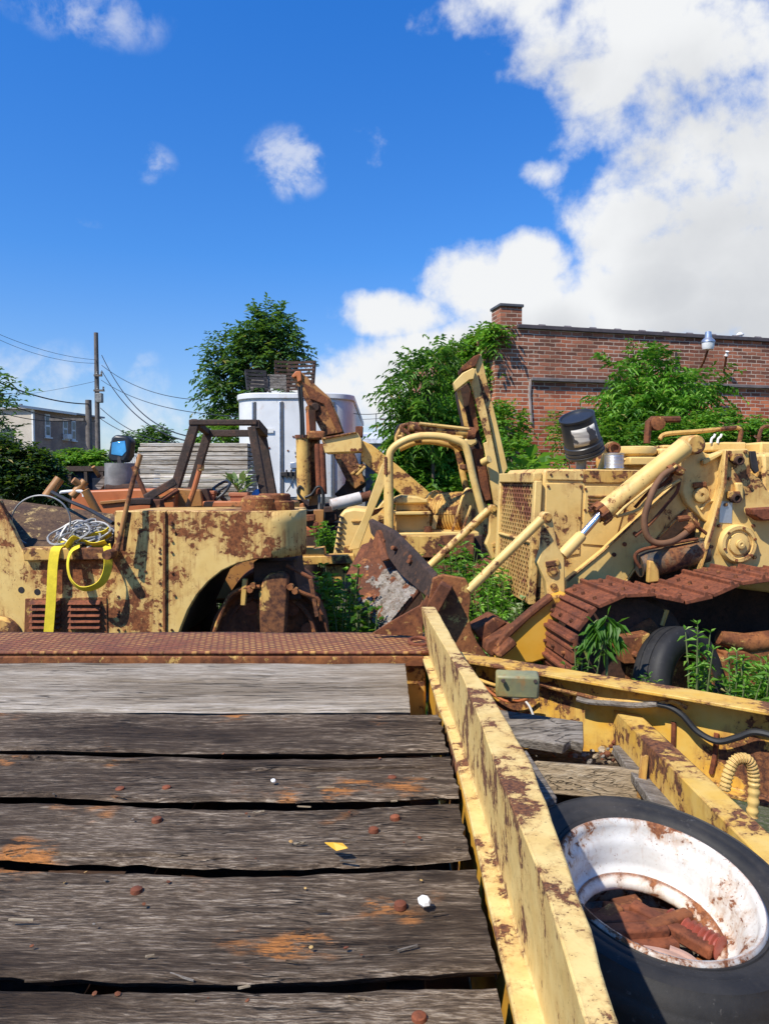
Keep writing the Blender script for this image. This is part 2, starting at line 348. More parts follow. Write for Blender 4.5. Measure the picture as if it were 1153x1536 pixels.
cd = bpy.data.cameras.new('camera'); cd.sensor_fit = 'VERTICAL'; cd.sensor_height = 36; cd.lens = F / 1536 * 36; cd.clip_start = .05; cd.clip_end = 3000
co = bpy.data.objects.new('camera', cd); COL.objects.link(co); co.location = CAM; co.rotation_euler = (math.pi / 2 - PITCH, 0, 0); SC.camera = co
vs = SC.view_settings; vs.view_transform = 'Standard'; vs.look = 'None'; vs.exposure = 0.54; vs.gamma = 1; vs.use_curve_mapping = False
SC.cycles.use_denoising = True; SC.cycles.max_bounces = 6; SC.cycles.transparent_max_bounces = 6
try: SC.cycles.denoiser = 'OPENIMAGEDENOISE'
except Exception: pass
# ground
s = NT('weedy ground'); p = s.g.outputs['Position']
g = s.mix(s.step(s.noise(p, .8, 8, .7), .4, .6), (.13, .10, .065), (.06, .085, .025)); g = s.mix(s.step(s.noise(p, 30, 6, .7), .45, .7), g, (.2, .17, .13))
s.bump(s.noise(p, 18, 8, .7), .8, .05); s.fin(g, .95)
gm = MB()
def gfn(u, v):
    x = (u - .5); y = (v - .5); x = math.copysign(abs(x * 2) ** 3, x) * 900; y = math.copysign(abs(y * 2) ** 3, y) * 900
    return V((x, y, .05 * mnoise.noise(V((x * .6, y * .6, 0))) * (1 if abs(x) + abs(y) < 80 else 0)))
gm.grid(gfn, 90, 90)
tag(gm.build('ground', s.m, loc=(0, 0, 0), recalc=False), 'weedy dirt ground of the scrap yard', None, kind='structure')
# ---------------------------------------------------------------- the flat trailer in front
T = thing('flatbed_trailer', (-.6, 1.8, 0), 'old plank decked flatbed trailer with blistered yellow steel beam, nearest the viewer', 'trailer')
DZ = .95
def plank(x0, x1, y0, y1, z, mat, sag=0.0, cup=.0, rag=.006, seed=0, th=.045, split=None, under=.04, endrag=.012, name='deck_plank'):
    """board along x; y0 near edge, y1 far edge; cup lifts the edges; sag bends the near edge towards the viewer"""
    nu, nv = 150, 26
    mb = MB()
    def fn(u, v, top):
        x = x0 + (x1 - x0) * u
        bow = sag * math.cos((x + .25) / .42 * math.pi / 2 * (1 if abs(x + .25) < .84 else 1))
        ya = y0 - bow + rag * (mnoise.noise(V((x * 5, seed, .3))) + .6 * mnoise.noise(V((x * 21, seed, 4.2))) + .35 * mnoise.noise(V((x * 60, seed, 8.)) ))
        yb = y1 - bow * .8 + rag * (mnoise.noise(V((x * 5, seed + 9, .3))) + .6 * mnoise.noise(V((x * 23, seed + 5, 4.2))))
        y = ya + (yb - ya) * v
        xe = x
        if u > .96: xe += endrag * mnoise.noise(V((y * 30, seed, 2))) * (u - .96) / .04
        e = min(v, 1 - v)
        zz = z + cup * (2 * v - 1) ** 2 + .004 * mnoise.noise(V((x * 3, y * 8, seed))) + .0022 * mnoise.noise(V((x * 7, y * 60, seed))) + .0012 * mnoise.noise(V((x * 16, y * 150, seed)))
        zz -= .007 * max(0, 1 - e / .05) ** 2
        if split:
            for (sx0, sx1, sv, dp) in split:
                if sx0 < x < sx1:
                    q = abs(v - sv - .035 * mnoise.noise(V((x * 4, seed, 7.7))) - .012 * mnoise.noise(V((x * 22, seed, 1.7))))
                    fade = min(1, (x - sx0) / .15, (sx1 - x) / .15)
                    zz -= dp * fade * max(0, 1 - q / .03)
        if not top: zz = z - th
        return V((xe, y, zz))
    mb.grid(lambda u, v: fn(u, v, True), nu, nv)
    W = nv + 1; n = len(mb.v)
    # skirt and underside
    ring = [i * W for i in range(nu + 1)] + [nu * W + j for j in range(1, nv + 1)] + [i * W + nv for i in range(nu - 1, -1, -1)] + [j for j in range(nv - 1, 0, -1)]
    low = [V((mb.v[i].x, mb.v[i].y + (under if i % W == 0 else 0), mb.v[i].z - th)) for i in ring]; mb.v += low; k = len(ring)
    mb.f += [(ring[i], n + i, n + (i + 1) % k, ring[(i + 1) % k]) for i in range(k)] + []
    mb.box(((x0 + x1) / 2, (y0 + y1) / 2 + .02, z - th - .004), (x1 - x0 - .04, y1 - y0 - .12, .012))
    return mb.build(name, mat, T, smooth=50)
o = plank(-2.6, .072, 2.045, 2.60, DZ + .006, M['wood_new'], .0, 0, .002, 1, split=[(-2.6, -.15, .52, .007), (-.5, .06, .4, .003)], endrag=.004)
o['label'] = 'newer pale grey board across the far end of the deck'
plank(-2.6, .150, 1.748, 2.034, DZ, M['wood_old'], .012, .004, .006, 2, th=.022)
plank(-2.6, .155, 1.506, 1.733, DZ - .006, M['wood_old'], .020, .003, .008, 3, th=.02, split=[(-.42, .155, .72, .03), (-2.5, -.5, .86, .012)])
plank(-2.6, .150, 1.266, 1.480, DZ - .010, M['wood_old'], .030, .003, .013, 4, th=.018, split=[(-1.6, -.2, .12, .012)])
plank(-2.6, .152, .960, 1.222, DZ - .012, M['wood_old'], .024, .012, .009, 5, th=.024, under=.025)
plank(-2.6, .145, .690, .930, DZ - .010, M['wood_old'], .012, .010, .008, 6)
plank(-2.6, .145, .42, .665, DZ - .006, M['wood_old'], .012, .006, .008, 7)
for x in (.03, -.435, -.9, -1.37, -1.84, -2.3):
    MB().box((x, 1.45, DZ - .098), (.055, 2.1, .10)).build('cross_joist', M['rust_dark'], T, .004)
for k, (px, py) in enumerate([(600, 1352), (588, 1163), (250, 1178), (592, 1222), (628, 1520), (180, 1180), (205, 1330), (235, 1225), (560, 1240)]):
    p = onz(px, py, DZ) - V((0, 0, .004))
    MB().lathe([(.0005, .0035), (.006, .003), (.0092, .0012), (.010, -.006)], p, (random.uniform(-.08, .08), random.uniform(-.08, .08), 1), 14).build('bolt_head', M['rust_red'], T)
# far steel sill with tread plate
s = NT('rusty tread plate'); p = s.g.outputs['Position']
dd = s.n('ShaderNodeTexVoronoi', feature='F1'); dd.inputs['Scale'].default_value = 1.0; dd.inputs['Randomness'].default_value = .05; s.l(s.pos((30, 48, 1), (0, 0, R(38))), dd.inputs['Vector'])
lug = s.step(dd.outputs['Distance'], .42, .18)
a = s.noise(p, 3.5, 8, .7); b = s.noise(p, 30, 6, .7)
gr = s.n('ShaderNodeSeparateXYZ'); s.l(p, gr.inputs[0])
worn = s.step(s.math('ADD', s.math('MULTIPLY', a, 1.0), s.math('MULTIPLY', gr.outputs[0], .09)), .30, .56)
col = s.mix(s.step(b, .35, .7), (.20, .062, .028), (.11, .04, .022)); col = s.mix(s.math('MULTIPLY', s.math('MULTIPLY', lug, worn), .9), col, (.5, .27, .08))
s.bump(s.math('ADD', s.math('MULTIPLY', lug, 1.0), s.math('MULTIPLY', b, .25)), .7, .006); M['tread'] = s.fin(col, .8)
mb = MB()
def ef(u, v):
    x = -2.6 + 2.76 * u; y = 2.635 + .335 * v
    return V((x, y, DZ + .022 + .004 * mnoise.noise(V((x * 4, y * 6, 3)))))
mb.grid(ef, 80, 10); mb.build('tread_plate', M['tread'], T, solid=-.012)
mb = MB(); mb.box((-1.22, 2.622, DZ + .002), (2.72, .018, .035)); mb.build('edge_strip', M['rust_pale'], T, .003)
mb = MB(); mb.box((-1.22, 2.80, .80), (2.74, .30, .26)); mb.build('end_sill', M['yellow_rusty'], T, .01)
# main beam: a bent channel on edge; profile swept along y
def beam(stations, name, mat, parent, prof_fn, bev=.003):
    mb = MB(); n = None
    for y in stations:
        pr = prof_fn(y); n = len(pr); mb.v += [V((x, y, z)) for x, z in pr]
    m = len(stations)
    mb.f += [(i * n + k, i * n + (k + 1) % n, (i + 1) * n + (k + 1) % n, (i + 1) * n + k) for i in range(m - 1) for k in range(n)] + [tuple(range(n)), tuple(range((m - 1) * n, m * n))]
    return mb.build(name, mat, parent, bev)
def lerp_tab(tab, y):
    if y <= tab[0][0]: return tab[0][1]
    for (a, b), (a2, b2) in zip(tab, tab[1:]):
        if y <= a2: return b + (b2 - b) * (y - a) / (a2 - a)
    return tab[-1][1]
T_L = [(.3, .150), (.883, .154), (1.1, .157), (1.386, .161), (1.76, .163), (2.08, .150), (2.72, .135)]      # outer edge of the lower flange
T_W = [(.3, .186), (.94, .187), (1.38, .187), (1.75, .186), (2.0, .178), (2.7, .160)]                       # foot of the web
T_T = [(.3, .170), (.64, .177), (.83, .187), (1.14, .184), (1.4, .188), (1.74, .188), (2.1, .168), (2.7, .138)]  # head of the web
T_R = [(.3, .19), (.63, .202), (.74, .213), (.9, .224), (1.2, .242), (1.61, .231), (1.98, .206), (2.7, .186)]  # right edge of the upper flange
def prof(y):
    k = .0025 * mnoise.noise(V((y * 6, 0, 0)))
    a, wb, wt, tr = lerp_tab(T_L, y) + k, lerp_tab(T_W, y) + k, lerp_tab(T_T, y), lerp_tab(T_R, y) + .002 * mnoise.noise(V((y * 14, 9, 0)))
    z1 = 1.135 + .003 * mnoise.noise(V((y * 9, 3, 0))); z0 = DZ + .003
    return [(a, z0), (wb + .012, z0), (wt + .012, z1 - .012), (tr, z1 - .014), (tr, z1), (wt - .004, z1), (wt - .002, z1 - .012), (wb, z0 + .014), (a, z0 + .012)]
beam([.3 + i * .03 for i in range(81)] , 'main_beam', M['yellow_beam'], T, prof, .004)
mb = MB(); mb.box((.175, 1.6, .79), (.022, 2.3, .30)); mb.build('beam_web', M['yellow_deep'], T, .004)
# end gusset of the beam
mb = MB(); mb.prism([at(557, 951, 2.86), at(585, 933, 2.86), at(630, 908, 2.86), at(634, 900, 2.86), at(634, 955, 2.86)], (0, .014, 0)); mb.build('gusset', M['rust_pale'], T, .002)
MB().box((-1.2, 1.55, .70), (2.7, 2.4, .02)).build('gap_shade_pan', M['rust_dark'], T)  # added pan below the planks, keeps the gaps between them dark
# lashing ring on the sill
mb = MB(); c = onz(628, 962, DZ + .045); a_, b_ = V((1, .1, 0)).normalized(), V((-.1, .9, .25)).normalized()
mb.tube([c + a_ * .036 * math.cos(q) + b_ * .03 * math.sin(q) for q in [i * 2 * math.pi / 28 for i in range(29)]], .0075, 8, False); mb.build('lashing_ring', M['rust_red'], T)
# gooseneck rail going off to the right
RA, RB = V((.215, 2.79, DZ)), V((1.55, 1.78, DZ))
rd = (RB - RA).normalized(); rn = V((rd.y, -rd.x, 0))          # rn points to the viewer's side
if rn.y > 0: rn = -rn
def rail_pt(t, o=0, z=DZ): q = RA + rd * t + rn * o; return V((q.x, q.y, z))
RL = (RB - RA).length
mb = MB(); n = 30; pr = [(-.02, 0), (.085, 0), (.085, -.012), (.008, -.014), (.008, -.27), (.055, -.272), (.055, -.284), (-.02, -.284)]
for i in range(n + 1):
    tt = RL * i / n
    for o_, z_ in pr:
        q = rail_pt(tt, o_ + .003 * mnoise.noise(V((tt * 7, 1, 1))), DZ + .004 + z_ + .003 * mnoise.noise(V((tt * 5, 2, 2)))); mb.v.append(q)
k = len(pr); mb.f += [(i * k + j, i * k + (j + 1) % k, (i + 1) * k + (j + 1) % k, (i + 1) * k + j) for i in range(n) for j in range(k)] + [tuple(range(k)), tuple(range(n * k, n * k + k))]
s = paint('ochre rail paint', (.62, .33, .035), .46, 3.0, (.64, .42, .1), dirt=.25, streak=.6); mb.build('gooseneck_rail', s, T, .003)
# inner beam with an angle flange
mb = MB(); z = .853
for y0, y1 in ((.55, 2.44),):
    mb.prism([V((.745, y0, z)), V((.815, y0, z)), V((.815, y0, z - .012)), V((.765, y0, z - .014)), V((.765, y0, z - .24)), V((.745, y0, z - .24))], (0, y1 - y0, 0))
mb.build('inner_beam', paint('inner beam paint', (.62, .37, .06), .44, 3.0, (.66, .45, .13), dirt=.3, streak=.5), T, .004)
# floor between the beams
mb = MB(); mb.grid(lambda u, v: V((.19 + .56 * u, .4 + 2.1 * v, .60 + .02 * mnoise.noise(V((u * 7, v * 20, 1))) + .008 * mnoise.noise(V((u * 30, v * 70, 1))))), 40, 90); mb.build('lower_floor', M['dirt'], T, solid=-.03)
# junction box and wiring on the rail
jb0 = rail_pt(.30, .06, .905)
MJ = MB(); yaw = math.atan2(rd.y, rd.x)
jc = at(775, 1026, 2.33); MJ.box(jc, (.135, .06, .075), (R(8), 0, yaw * .2)); jbx = MJ.build('junction_box', paint('grey green box paint', (.17, .18, .11), .3, 3, (.3, .28, .12), dirt=.6), T, .008)
for dx in (-.05, .05):
    MB().lathe([(.0005, .008), (.006, .008), (.007, 0)], jc + V((dx, -.034, .02)), (0, -1, 0), 10).build('screw', M['steel_dark'], jbx)
def railtube(pix, off, r, name, mat, k=6, parent=T):
    P0 = rail_pt(0, off); pts = [onpl(px, py, P0, rn) for px, py in pix]
    return MB().tube(smooth_path(pts, k), r, 8).build(name, mat, parent)
railtube([(690, 1005), (715, 1018), (740, 1027), (756, 1030)], .05, .006, 'cable', M['yellow_rusty'])
railtube([(800, 1022), (830, 1032), (870, 1042), (905, 1050), (950, 1052), (985, 1055), (1010, 1052), (1030, 1062)], .05, .0075, 'cable', M['yellow_fleck'])
railtube([(865, 1048), (885, 1053), (915, 1055), (950, 1058), (985, 1056)], .06, .009, 'cable', M['wood_mid'])
railtube([(985, 1056), (1003, 1060), (1022, 1072), (1045, 1097), (1075, 1112), (1105, 1106), (1130, 1098), (1160, 1104), (1190, 1118)], .05, .010, 'hose', M['rubber_black'])
railtube([(718, 1020), (735, 1038), (760, 1052), (785, 1050), (800, 1040)], .045, .005, 'cable', M['orange'])
railtube([(756, 1040), (770, 1046), (790, 1045), (803, 1047)], .07, .004, 'wire', M['white_wall'])
railtube([(788, 1052), (794, 1060), (799, 1072)], .06, .004, 'wire', M['white_wall'])
railtube([(1010, 1083), (1009, 1118)], .012, .008, 'bracket_rod', M['rust_red']); railtube([(1074, 1100), (1071, 1135), (1066, 1160)], .012, .008, 'bracket_rod', M['rust_red'])
pl = [at(px, py, 1.98) for px, py in [(1086, 1185), (1090, 1165), (1098, 1145), (1108, 1138), (1120, 1140), (1128, 1155), (1130, 1180), (1127, 1225)]]
pts = smooth_path(pl, 14); rs = [.013 + (.003 if (i // 2) % 2 else 0) for i in range(len(pts))]
MB().tube(pts, rs, 10).build('corrugated_conduit', M['yellow_clean'], T)
MB().prism([at(955, 1197, 2.02), at(961, 1133, 2.05), at(965, 1135, 2.05), at(968, 1133, 2.05), at(973, 1134, 2.05), at(966, 1199, 2.02)], (0, .008, 0)).build('upright_angle', M['yellow_rusty'], T, .002)
# loose boards lying inside the frame
def loose(name, pts, off, mat, label, bev=.004):
    mb = MB(); mb.prism(pts, off); return tag(mb.build(name, mat, bevel=bev), label, 'board')
loose('loose_board', [at(742, 1063, 2.42), at(874, 1082, 2.32), at(875, 1116, 2.22), at(855, 1109, 2.24), at(845, 1117, 2.22), at(752, 1103, 2.30)], (0, .012, -.035), M['wood_mid'], 'short grey board with notched lower edge below the junction box')
b0, b1 = at(802, 1141, 2.14), at(985, 1158, 2.06)
loose('loose_timber', [b0, at(806, 1142, 2.26), at(960, 1152, 2.22), b1], (.0, -.01, -.09), M['wood_beige'], 'thick pale sawn timber lying just beyond the spare tyre')
loose('loose_board', [at(918, 1118, 2.3), at(935, 1116, 2.34), at(1018, 1215, 1.85), at(985, 1214, 1.82)], (0, 0, -.03), M['wood_mid'], 'narrow grey board slanting down beside the inner beam')
loose('loose_board', [at(782, 1122, 2.40), at(925, 1128, 2.36), at(935, 1150, 2.28), at(790, 1145, 2.30)], (0, 0, -.04), M['wood_old'], 'dark rotted board under the debris behind the pale timber')
loose('loose_board', [at(768, 1130, 2.2), at(790, 1125, 2.2), at(835, 1195, 1.75), at(800, 1200, 1.72)], (0, 0, -.03), M['wood_mid'], 'shaded grey board in the shadow along the yellow beam')
for i in range(46):
    px, py = random.choice([(random.gauss(910, 25), random.gauss(1130, 8)), (random.uniform(790, 960), random.gauss(1132, 9)), (random.uniform(780, 960), random.gauss(1134, 8))]); p = at(px, py, 2.30 - (py - 1130) * .004); q = random.uniform(.004, .013)
    mb = MB(); mb.lathe([(.2 * q, q * .6), (q * .9, q * .3), (q, -.1 * q), (.5 * q, -q * .6)], p, (random.uniform(-1, 1), random.uniform(-1, 1), 1), 6)
    tag(mb.build('debris_chip', random.choice([M['rust'], M['wood_beige'], M['wood_mid'], M['rust_red']]), smooth=0), 'small chip of rust or wood among the debris inside the frame', 'debris', 'chips among the boards')
# spare tyre lying in the frame
tc_ = V((.503, 1.335, .845)); ax = V((.10, -.20, 1)).normalized()
TY = thing('spare_tyre', (.515, 1.335, .60), 'black tyre lying flat on chipped white steel wheel beside yellow beam', 'tyre')
tp = [(.178, .004), (.186, .012), (.192, .016), (.194, .0135), (.198, .018), (.212, .022), (.216, .0205), (.220, .0235), (.232, .024), (.244, .021), (.246, .0235), (.249, .0195), (.256, .013), (.268, -.002), (.270, -.008), (.274, -.010), (.278, -.03), (.282, -.07), (.282, -.12), (.276, -.155), (.262, -.18), (.235, -.20), (.2, -.195), (.178, -.185)]
MB().lathe(tp, tc_, ax, 96, True).build('tyre', M['rubber'], TY, smooth=60)
rp = [(.186, .012), (.180, .018), (.174, .015), (.171, .004), (.169, -.010), (.160, -.018), (.153, -.030), (.150, -.062), (.146, -.074), (.134, -.080), (.129, -.086), (.123, -.092), (.120, -.098), (.122, -.104), (.150, -.11), (.172, -.18), (.178, -.18)]
MB().lathe(rp, tc_, ax, 96, True).build('rim', M['white_paint'], TY, smooth=50)
rb = [(.125, -.0815), (.1205, -.0822), (.113, -.086), (.1095, -.093), (.112, -.103), (.118, -.103)]
MB().lathe([(.136, -.078), (.130, -.0815), (.1215, -.0885), (.118, -.0975), (.121, -.1065), (.125, -.1065), (.123, -.098), (.126, -.0905)], tc_, ax, 96, True).build('rim_lip', paint('rusted white rim edge', (.62, .56, .48), .62, 5, dirt=.3, rustcol=((.12, .038, .015), (.3, .11, .04))), TY, smooth=60)
# junk inside the wheel
def axp(x, y, h):
    x *= 1.2; y *= 1.15; h += .04; q = V((x, y, 0)); q = q - ax * q.dot(ax); return tc_ + q + ax * h
for i, (x0, y0, x1, y1, wd, h) in enumerate([(-.10, .02, .02, .03, .035, -.150), (-.085, -.01, .03, .0, .03, -.140), (-.07, -.035, .04, -.02, .03, -.150), (-.01, .055, .085, -.045, .028, -.135), (-.09, .045, .0, .06, .03, -.165)]):
    mb = MB(); a0, a1 = axp(x0, y0, h), axp(x1, y1, h + .012); mb.bar(a0, a1, wd, .024)
    tag(mb.build('scrap_bar', M['rust_red'], bevel=.005), 'flat rusty scrap bar piled inside the white wheel', 'scrap', 'rusty bars inside the wheel')
for i, pts in enumerate([[(-.07, -.06), (-.03, -.055), (.0, -.075), (.02, -.10)], [(-.02, -.045), (.01, -.06), (.03, -.085), (.035, -.105)], [(.02, -.04), (.045, -.055), (.06, -.085)]]):
    mb = MB(); mb.tube(smooth_path([axp(x, y, -.135 + .01 * j * (i % 2)) for j, (x, y) in enumerate(pts)], 6), .0125, 10)
    tag(mb.build('hose_end', plain('dusty pink hose %d' % i, (.36, .22, .17), .8)), 'dusty pinkish hose end curling inside the white wheel', 'hose', 'hose ends inside the wheel')
q0, q1 = axp(.045, .035, -.14), axp(.10, -.04, -.12); pts = [q0.lerp(q1, i / 40) for i in range(41)]
mb = MB(); mb.tube(pts, [.02 + .004 * math.sin(i * 1.5) for i in range(41)], 14); tag(mb.build('ribbed_coil', plain('red brown plastic', (.3, .07, .045), .35)), 'ribbed red brown hose section inside the white wheel', 'hose')
for i, (x0, y0, x1, y1, wd, h) in enumerate([(-.105, .0, -.03, .055, .03, -.152), (-.05, .07, .06, .05, .03, -.16), (-.1, -.04, -.02, -.075, .028, -.155), (.0, .0, .075, .03, .026, -.128), (.02, -.09, .09, -.03, .03, -.165), (-.03, .085, .02, .095, .03, -.17)]):
    mb = MB(); a0, a1 = axp(x0, y0, h), axp(x1, y1, h + .01); mb.bar(a0, a1, wd, .02)
    tag(mb.build('scrap_bar', M['rust'] if i % 2 else M['rust_pale'], bevel=.005), 'flat rusty scrap bar piled inside the white wheel', 'scrap', 'rusty bars inside the wheel')
for i in range(26):
    p = onz(random.uniform(10, 690), random.uniform(1085, 1500), DZ - .002); q = random.uniform(.006, .02); d = V((1, random.uniform(-.5, .5), 0)).normalized() * q
    mb = MB(); mb.bar(p - d, p + d, random.uniform(.0012, .003), .0025); tag(mb.build('wood_splinter', random.choice([M['wood_beige'], M['wood_old'], M['wood_mid']])), 'tiny splinter of wood lying on the dark deck planks', 'splinter', 'splinters on the deck')
for i in range(40):
    yy = random.choice([1075, 1135, 1215, 1320, 1485]) if i % 2 else random.uniform(1080, 1500); p = onz(random.uniform(5, 700), yy + abs(random.gauss(0, 9)), DZ - .002); q = random.uniform(.0015, .0042)
    mb = MB(); mb.lathe([(q * .4, q * .15), (q, q * .04), (q * .8, -q * .3)], p, (random.uniform(-.4, .4), random.uniform(-.4, .4), 1), 6); tag(mb.build('rust_flake', random.choice([M['rust'], M['rust_red'], M['yellow'], M['wood_mid']]), smooth=0), 'tiny flake of rust or paint among the grit on the dark deck planks', 'flake', 'grit flakes on the deck')
# bits lying on the deck
mb = MB(); c = onz(505, 1272, DZ + .012)
mb.add([c + V(v) for v in [(-.022, .012, .004), (-.006, .0, .010), (.0, -.010, .0), (.02, -.012, .006), (.01, .002, .008), (-.008, .014, 0)]], [(0, 1, 2), (1, 4, 3, 2), (0, 5, 4, 1)])
tag(mb.build('fallen_leaf', plain('yellow leaf', (.7, .38, .03), .6), smooth=0, solid=.001), 'small curled yellow leaf lying on a dark plank', 'leaf')
for px, py, q, lb in ((636, 1352, .011, 'largest white chip on the dark plank near the yellow beam'), (410, 1171, .006, 'tiny white chip alone on the second dark plank')):
    c = onz(px, py, DZ + .004); mb = MB()
    mb.lathe([(q * .2, q * .5), (q * .7, q * .45), (q, .1 * q), (q * .8, -.3 * q)], c, (.2, -.3, 1), 7); tag(mb.build('white_chip', M['white_wall'], smooth=0), lb, 'chip')
# ---------------------------------------------------------------- buildings and things far behind
s = NT('old brick'); tco = s.n('ShaderNodeTexCoord'); ob = tco.outputs['Object']
sp = s.n('ShaderNodeSeparateXYZ'); s.l(ob, sp.inputs[0]); nn = s.n('ShaderNodeSeparateXYZ'); s.l(tco.outputs['Normal'], nn.inputs[0])
sel = s.math('GREATER_THAN', s.math('ABSOLUTE', nn.outputs[0]), .6)
uu = s.math('ADD', s.math('MULTIPLY', sp.outputs[0], s.math('SUBTRACT', 1.0, sel)), s.math('MULTIPLY', sp.outputs[1], sel))
cb = s.n('ShaderNodeCombineXYZ'); s.l(uu, cb.inputs[0]); s.l(sp.outputs[2], cb.inputs[1])
nz = s.n('ShaderNodeTexNoise'); nz.inputs['Scale'].default_value = 6; nz.inputs['Detail'].default_value = 4; s.l(ob, nz.inputs['Vector'])
sc = s.n('ShaderNodeVectorMath', operation='SCALE'); sc.inputs[3].default_value = .03; s.l(nz.outputs['Color'], sc.inputs[0]); ad = s.n('ShaderNodeVectorMath', operation='ADD'); s.l(cb.outputs[0], ad.inputs[0]); s.l(sc.outputs[0], ad.inputs[1])
bt = s.n('ShaderNodeTexBrick'); s.l(ad.outputs[0], bt.inputs['Vector']); bt.inputs['Scale'].default_value = 1; bt.inputs['Brick Width'].default_value = .20; bt.inputs['Row Height'].default_value = .067; bt.inputs['Mortar Size'].default_value = .008; bt.inputs['Mortar Smooth'].default_value = .3; bt.inputs['Bias'].default_value = -.1
bt.inputs['Color1'].default_value = (0, 0, 0, 1); bt.inputs['Color2'].default_value = (1, 1, 1, 1); bt.inputs['Mortar'].default_value = (.5, .5, .5, 1)
p = s.g.outputs['Position']
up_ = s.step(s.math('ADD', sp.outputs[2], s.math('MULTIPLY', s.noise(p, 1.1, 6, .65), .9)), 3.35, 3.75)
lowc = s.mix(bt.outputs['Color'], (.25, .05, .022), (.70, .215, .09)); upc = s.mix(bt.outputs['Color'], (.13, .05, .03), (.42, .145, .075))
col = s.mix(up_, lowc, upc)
col = s.mix(s.step(s.noise(p, 2.2, 7, .7), .5, .68), col, s.mix(bt.outputs['Color'], (.24, .06, .03), (.46, .15, .07)))
col = s.mix(s.step(s.noise(p, 3.2, 6, .7), .62, .7), col, (.48, .19, .10))
mort = s.mix(s.step(s.noise(p, 1.5, 5, .6), .4, .65), (.54, .42, .32), (.34, .22, .15))
col = s.mix(bt.outputs['Fac'], col, mort)
s.bump(s.math('SUBTRACT', s.math('MULTIPLY', s.noise(p, 40, 5, .7), .4), bt.outputs['Fac']), .8, .012); M['brick'] = s.fin(col, .9)
# brick shed: wall in local coordinates
W0 = at(742, 720, 12.5); W0.z = 0; W1 = at(1153, 720, 13.75); W1.z = 0; wd = (W1 - W0).normalized(); wang = math.atan2(wd.y, wd.x)
BS = thing('brick_shed', W0, 'old red brick one storey building with chimney behind the track loader', 'building'); BS.rotation_euler.z = wang
ORG[BS] = V((0, 0, 0))
def wl(px, py, off=0):                   # picture point on the brick wall -> wall coordinates
    n = V((wd.y, -wd.x, 0)); P = onpl(px, py, W0 + n * -off, n) - W0
    return V((P.dot(wd), P.dot(V((-wd.y, wd.x, 0))), P.z))
TOPZ = wl(760, 492).z
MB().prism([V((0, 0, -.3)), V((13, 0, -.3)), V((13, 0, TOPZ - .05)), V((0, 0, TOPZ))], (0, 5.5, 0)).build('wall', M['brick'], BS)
mb = MB(); mb.prism([V((.38, -.05, TOPZ + .0)), V((13.05, -.05, TOPZ - .05)), V((13.05, -.05, TOPZ + .02)), V((.38, -.05, TOPZ + .07))], (0, .45, 0)); cop = mb.build('coping', plain('dark clay coping', (.075, .06, .06), .6), BS, .01)
for i in range(26):
    MB().lathe([(.01, -.07), (.05, -.07), (.05, .04), (.01, .04)], V((.9 + i * .48, .12, TOPZ + .07 - i * .0018)), (1, 0, 0), 12).build('coping_joint', plain('coping joint', (.13, .11, .11), .6) if i == 0 else bpy.data.materials['coping joint'], cop)
ch = MB(); a_, b_ = wl(751, 490).x, wl(783, 490).x; cz = wl(760, 459).z
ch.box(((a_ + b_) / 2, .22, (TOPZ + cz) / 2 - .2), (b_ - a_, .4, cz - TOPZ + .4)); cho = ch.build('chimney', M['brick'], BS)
MB().box(((a_ + b_) / 2, .22, cz + .02), (b_ - a_ + .05, .46, .05)).build('chimney_cap', M['trim_dark'], cho, .01)
l0, l1 = wl(795, 569), wl(1153, 571)
MB().box(((l0.x + 12.9) / 2, -.035, l0.z), (12.9 - l0.x, .07, .06)).build('ledge', plain('weathered ledge', (.15, .125, .115), .8), BS, .01)
mb = MB(); mb.tube([V((l0.x, -.01, l0.z)), V((l0.x - .02, -.012, l0.z - .25)), V((l0.x + .02, -.012, l0.z - .75))], .025, 6); mb.build('old_render', plain('render streak', (.3, .24, .21), .9), BS)
# barn lamp on the wall
lp = wl(1031, 522); wM = Matrix.Rotation(wang, 3, 'Z')
def ww(v): return W0 + wM @ V(v)
LT = thing('wall_lamp', ww((lp.x, -.5, lp.z - .3)), 'dusk lamp with clear ribbed lens and white cap on brick wall', 'lamp')
c = ww((lp.x, -.55, lp.z)); MB().lathe([(.02, .19), (.05, .18), (.06, .08), (.11, .03), (.115, 0), (.02, -.005)], c, (0, 0, 1), 24).build('lamp_cap', M['zinc'], LT)
MB().lathe([(.105, -.004), (.10, -.08), (.085, -.12), (.02, -.13)], c, (0, 0, 1), 24).build('lens', plain('frosted lens', (.75, .75, .72), .25), LT)
MB().tube([ww((lp.x + .06, -.5, lp.z - .06)), ww((lp.x + .1, -.3, lp.z - .3)), ww((lp.x + .2, -.0, lp.z - .45))], .02, 8).build('bracket', M['rust'], LT)
MB().tube([ww((lp.x - .28, -.06, lp.z - .1)), ww((lp.x - .25, -.03, lp.z - .5))], .02, 8).build('conduit', M['black_metal'], LT)
q = wl(1078, 533); KT = thing('wall_insulator', ww((q.x, -.2, q.z - .3)), 'small white insulator on a rusty wall bracket right of lamp', 'insulator')
MB().lathe([(.01, -.05), (.035, -.04), (.02, 0), (.035, .04), (.01, .05)], ww((q.x, -.2, q.z)), (0, -.5, 1), 14).build('insulator_head', M['white_wall'], KT)
MB().tube([ww((q.x, -.2, q.z)), ww((q.x + .1, 0, q.z - .3))], .02, 8).build('bracket', M['rust'], KT)
q = wl(1126, 500); mb = MB(); mb.tube([ww((q.x, .3, TOPZ)), ww((q.x, .3, q.z + .02))], .045, 10); mb.lathe([(.01, .06), (.07, .02), (.07, 0), (.01, 0)], ww((q.x, .3, q.z + .02)), (0, 0, 1), 12)
tag(mb.build('vent_pipe', M['white_wall']), 'short white vent pipe rising above the brick building roof', 'vent pipe')
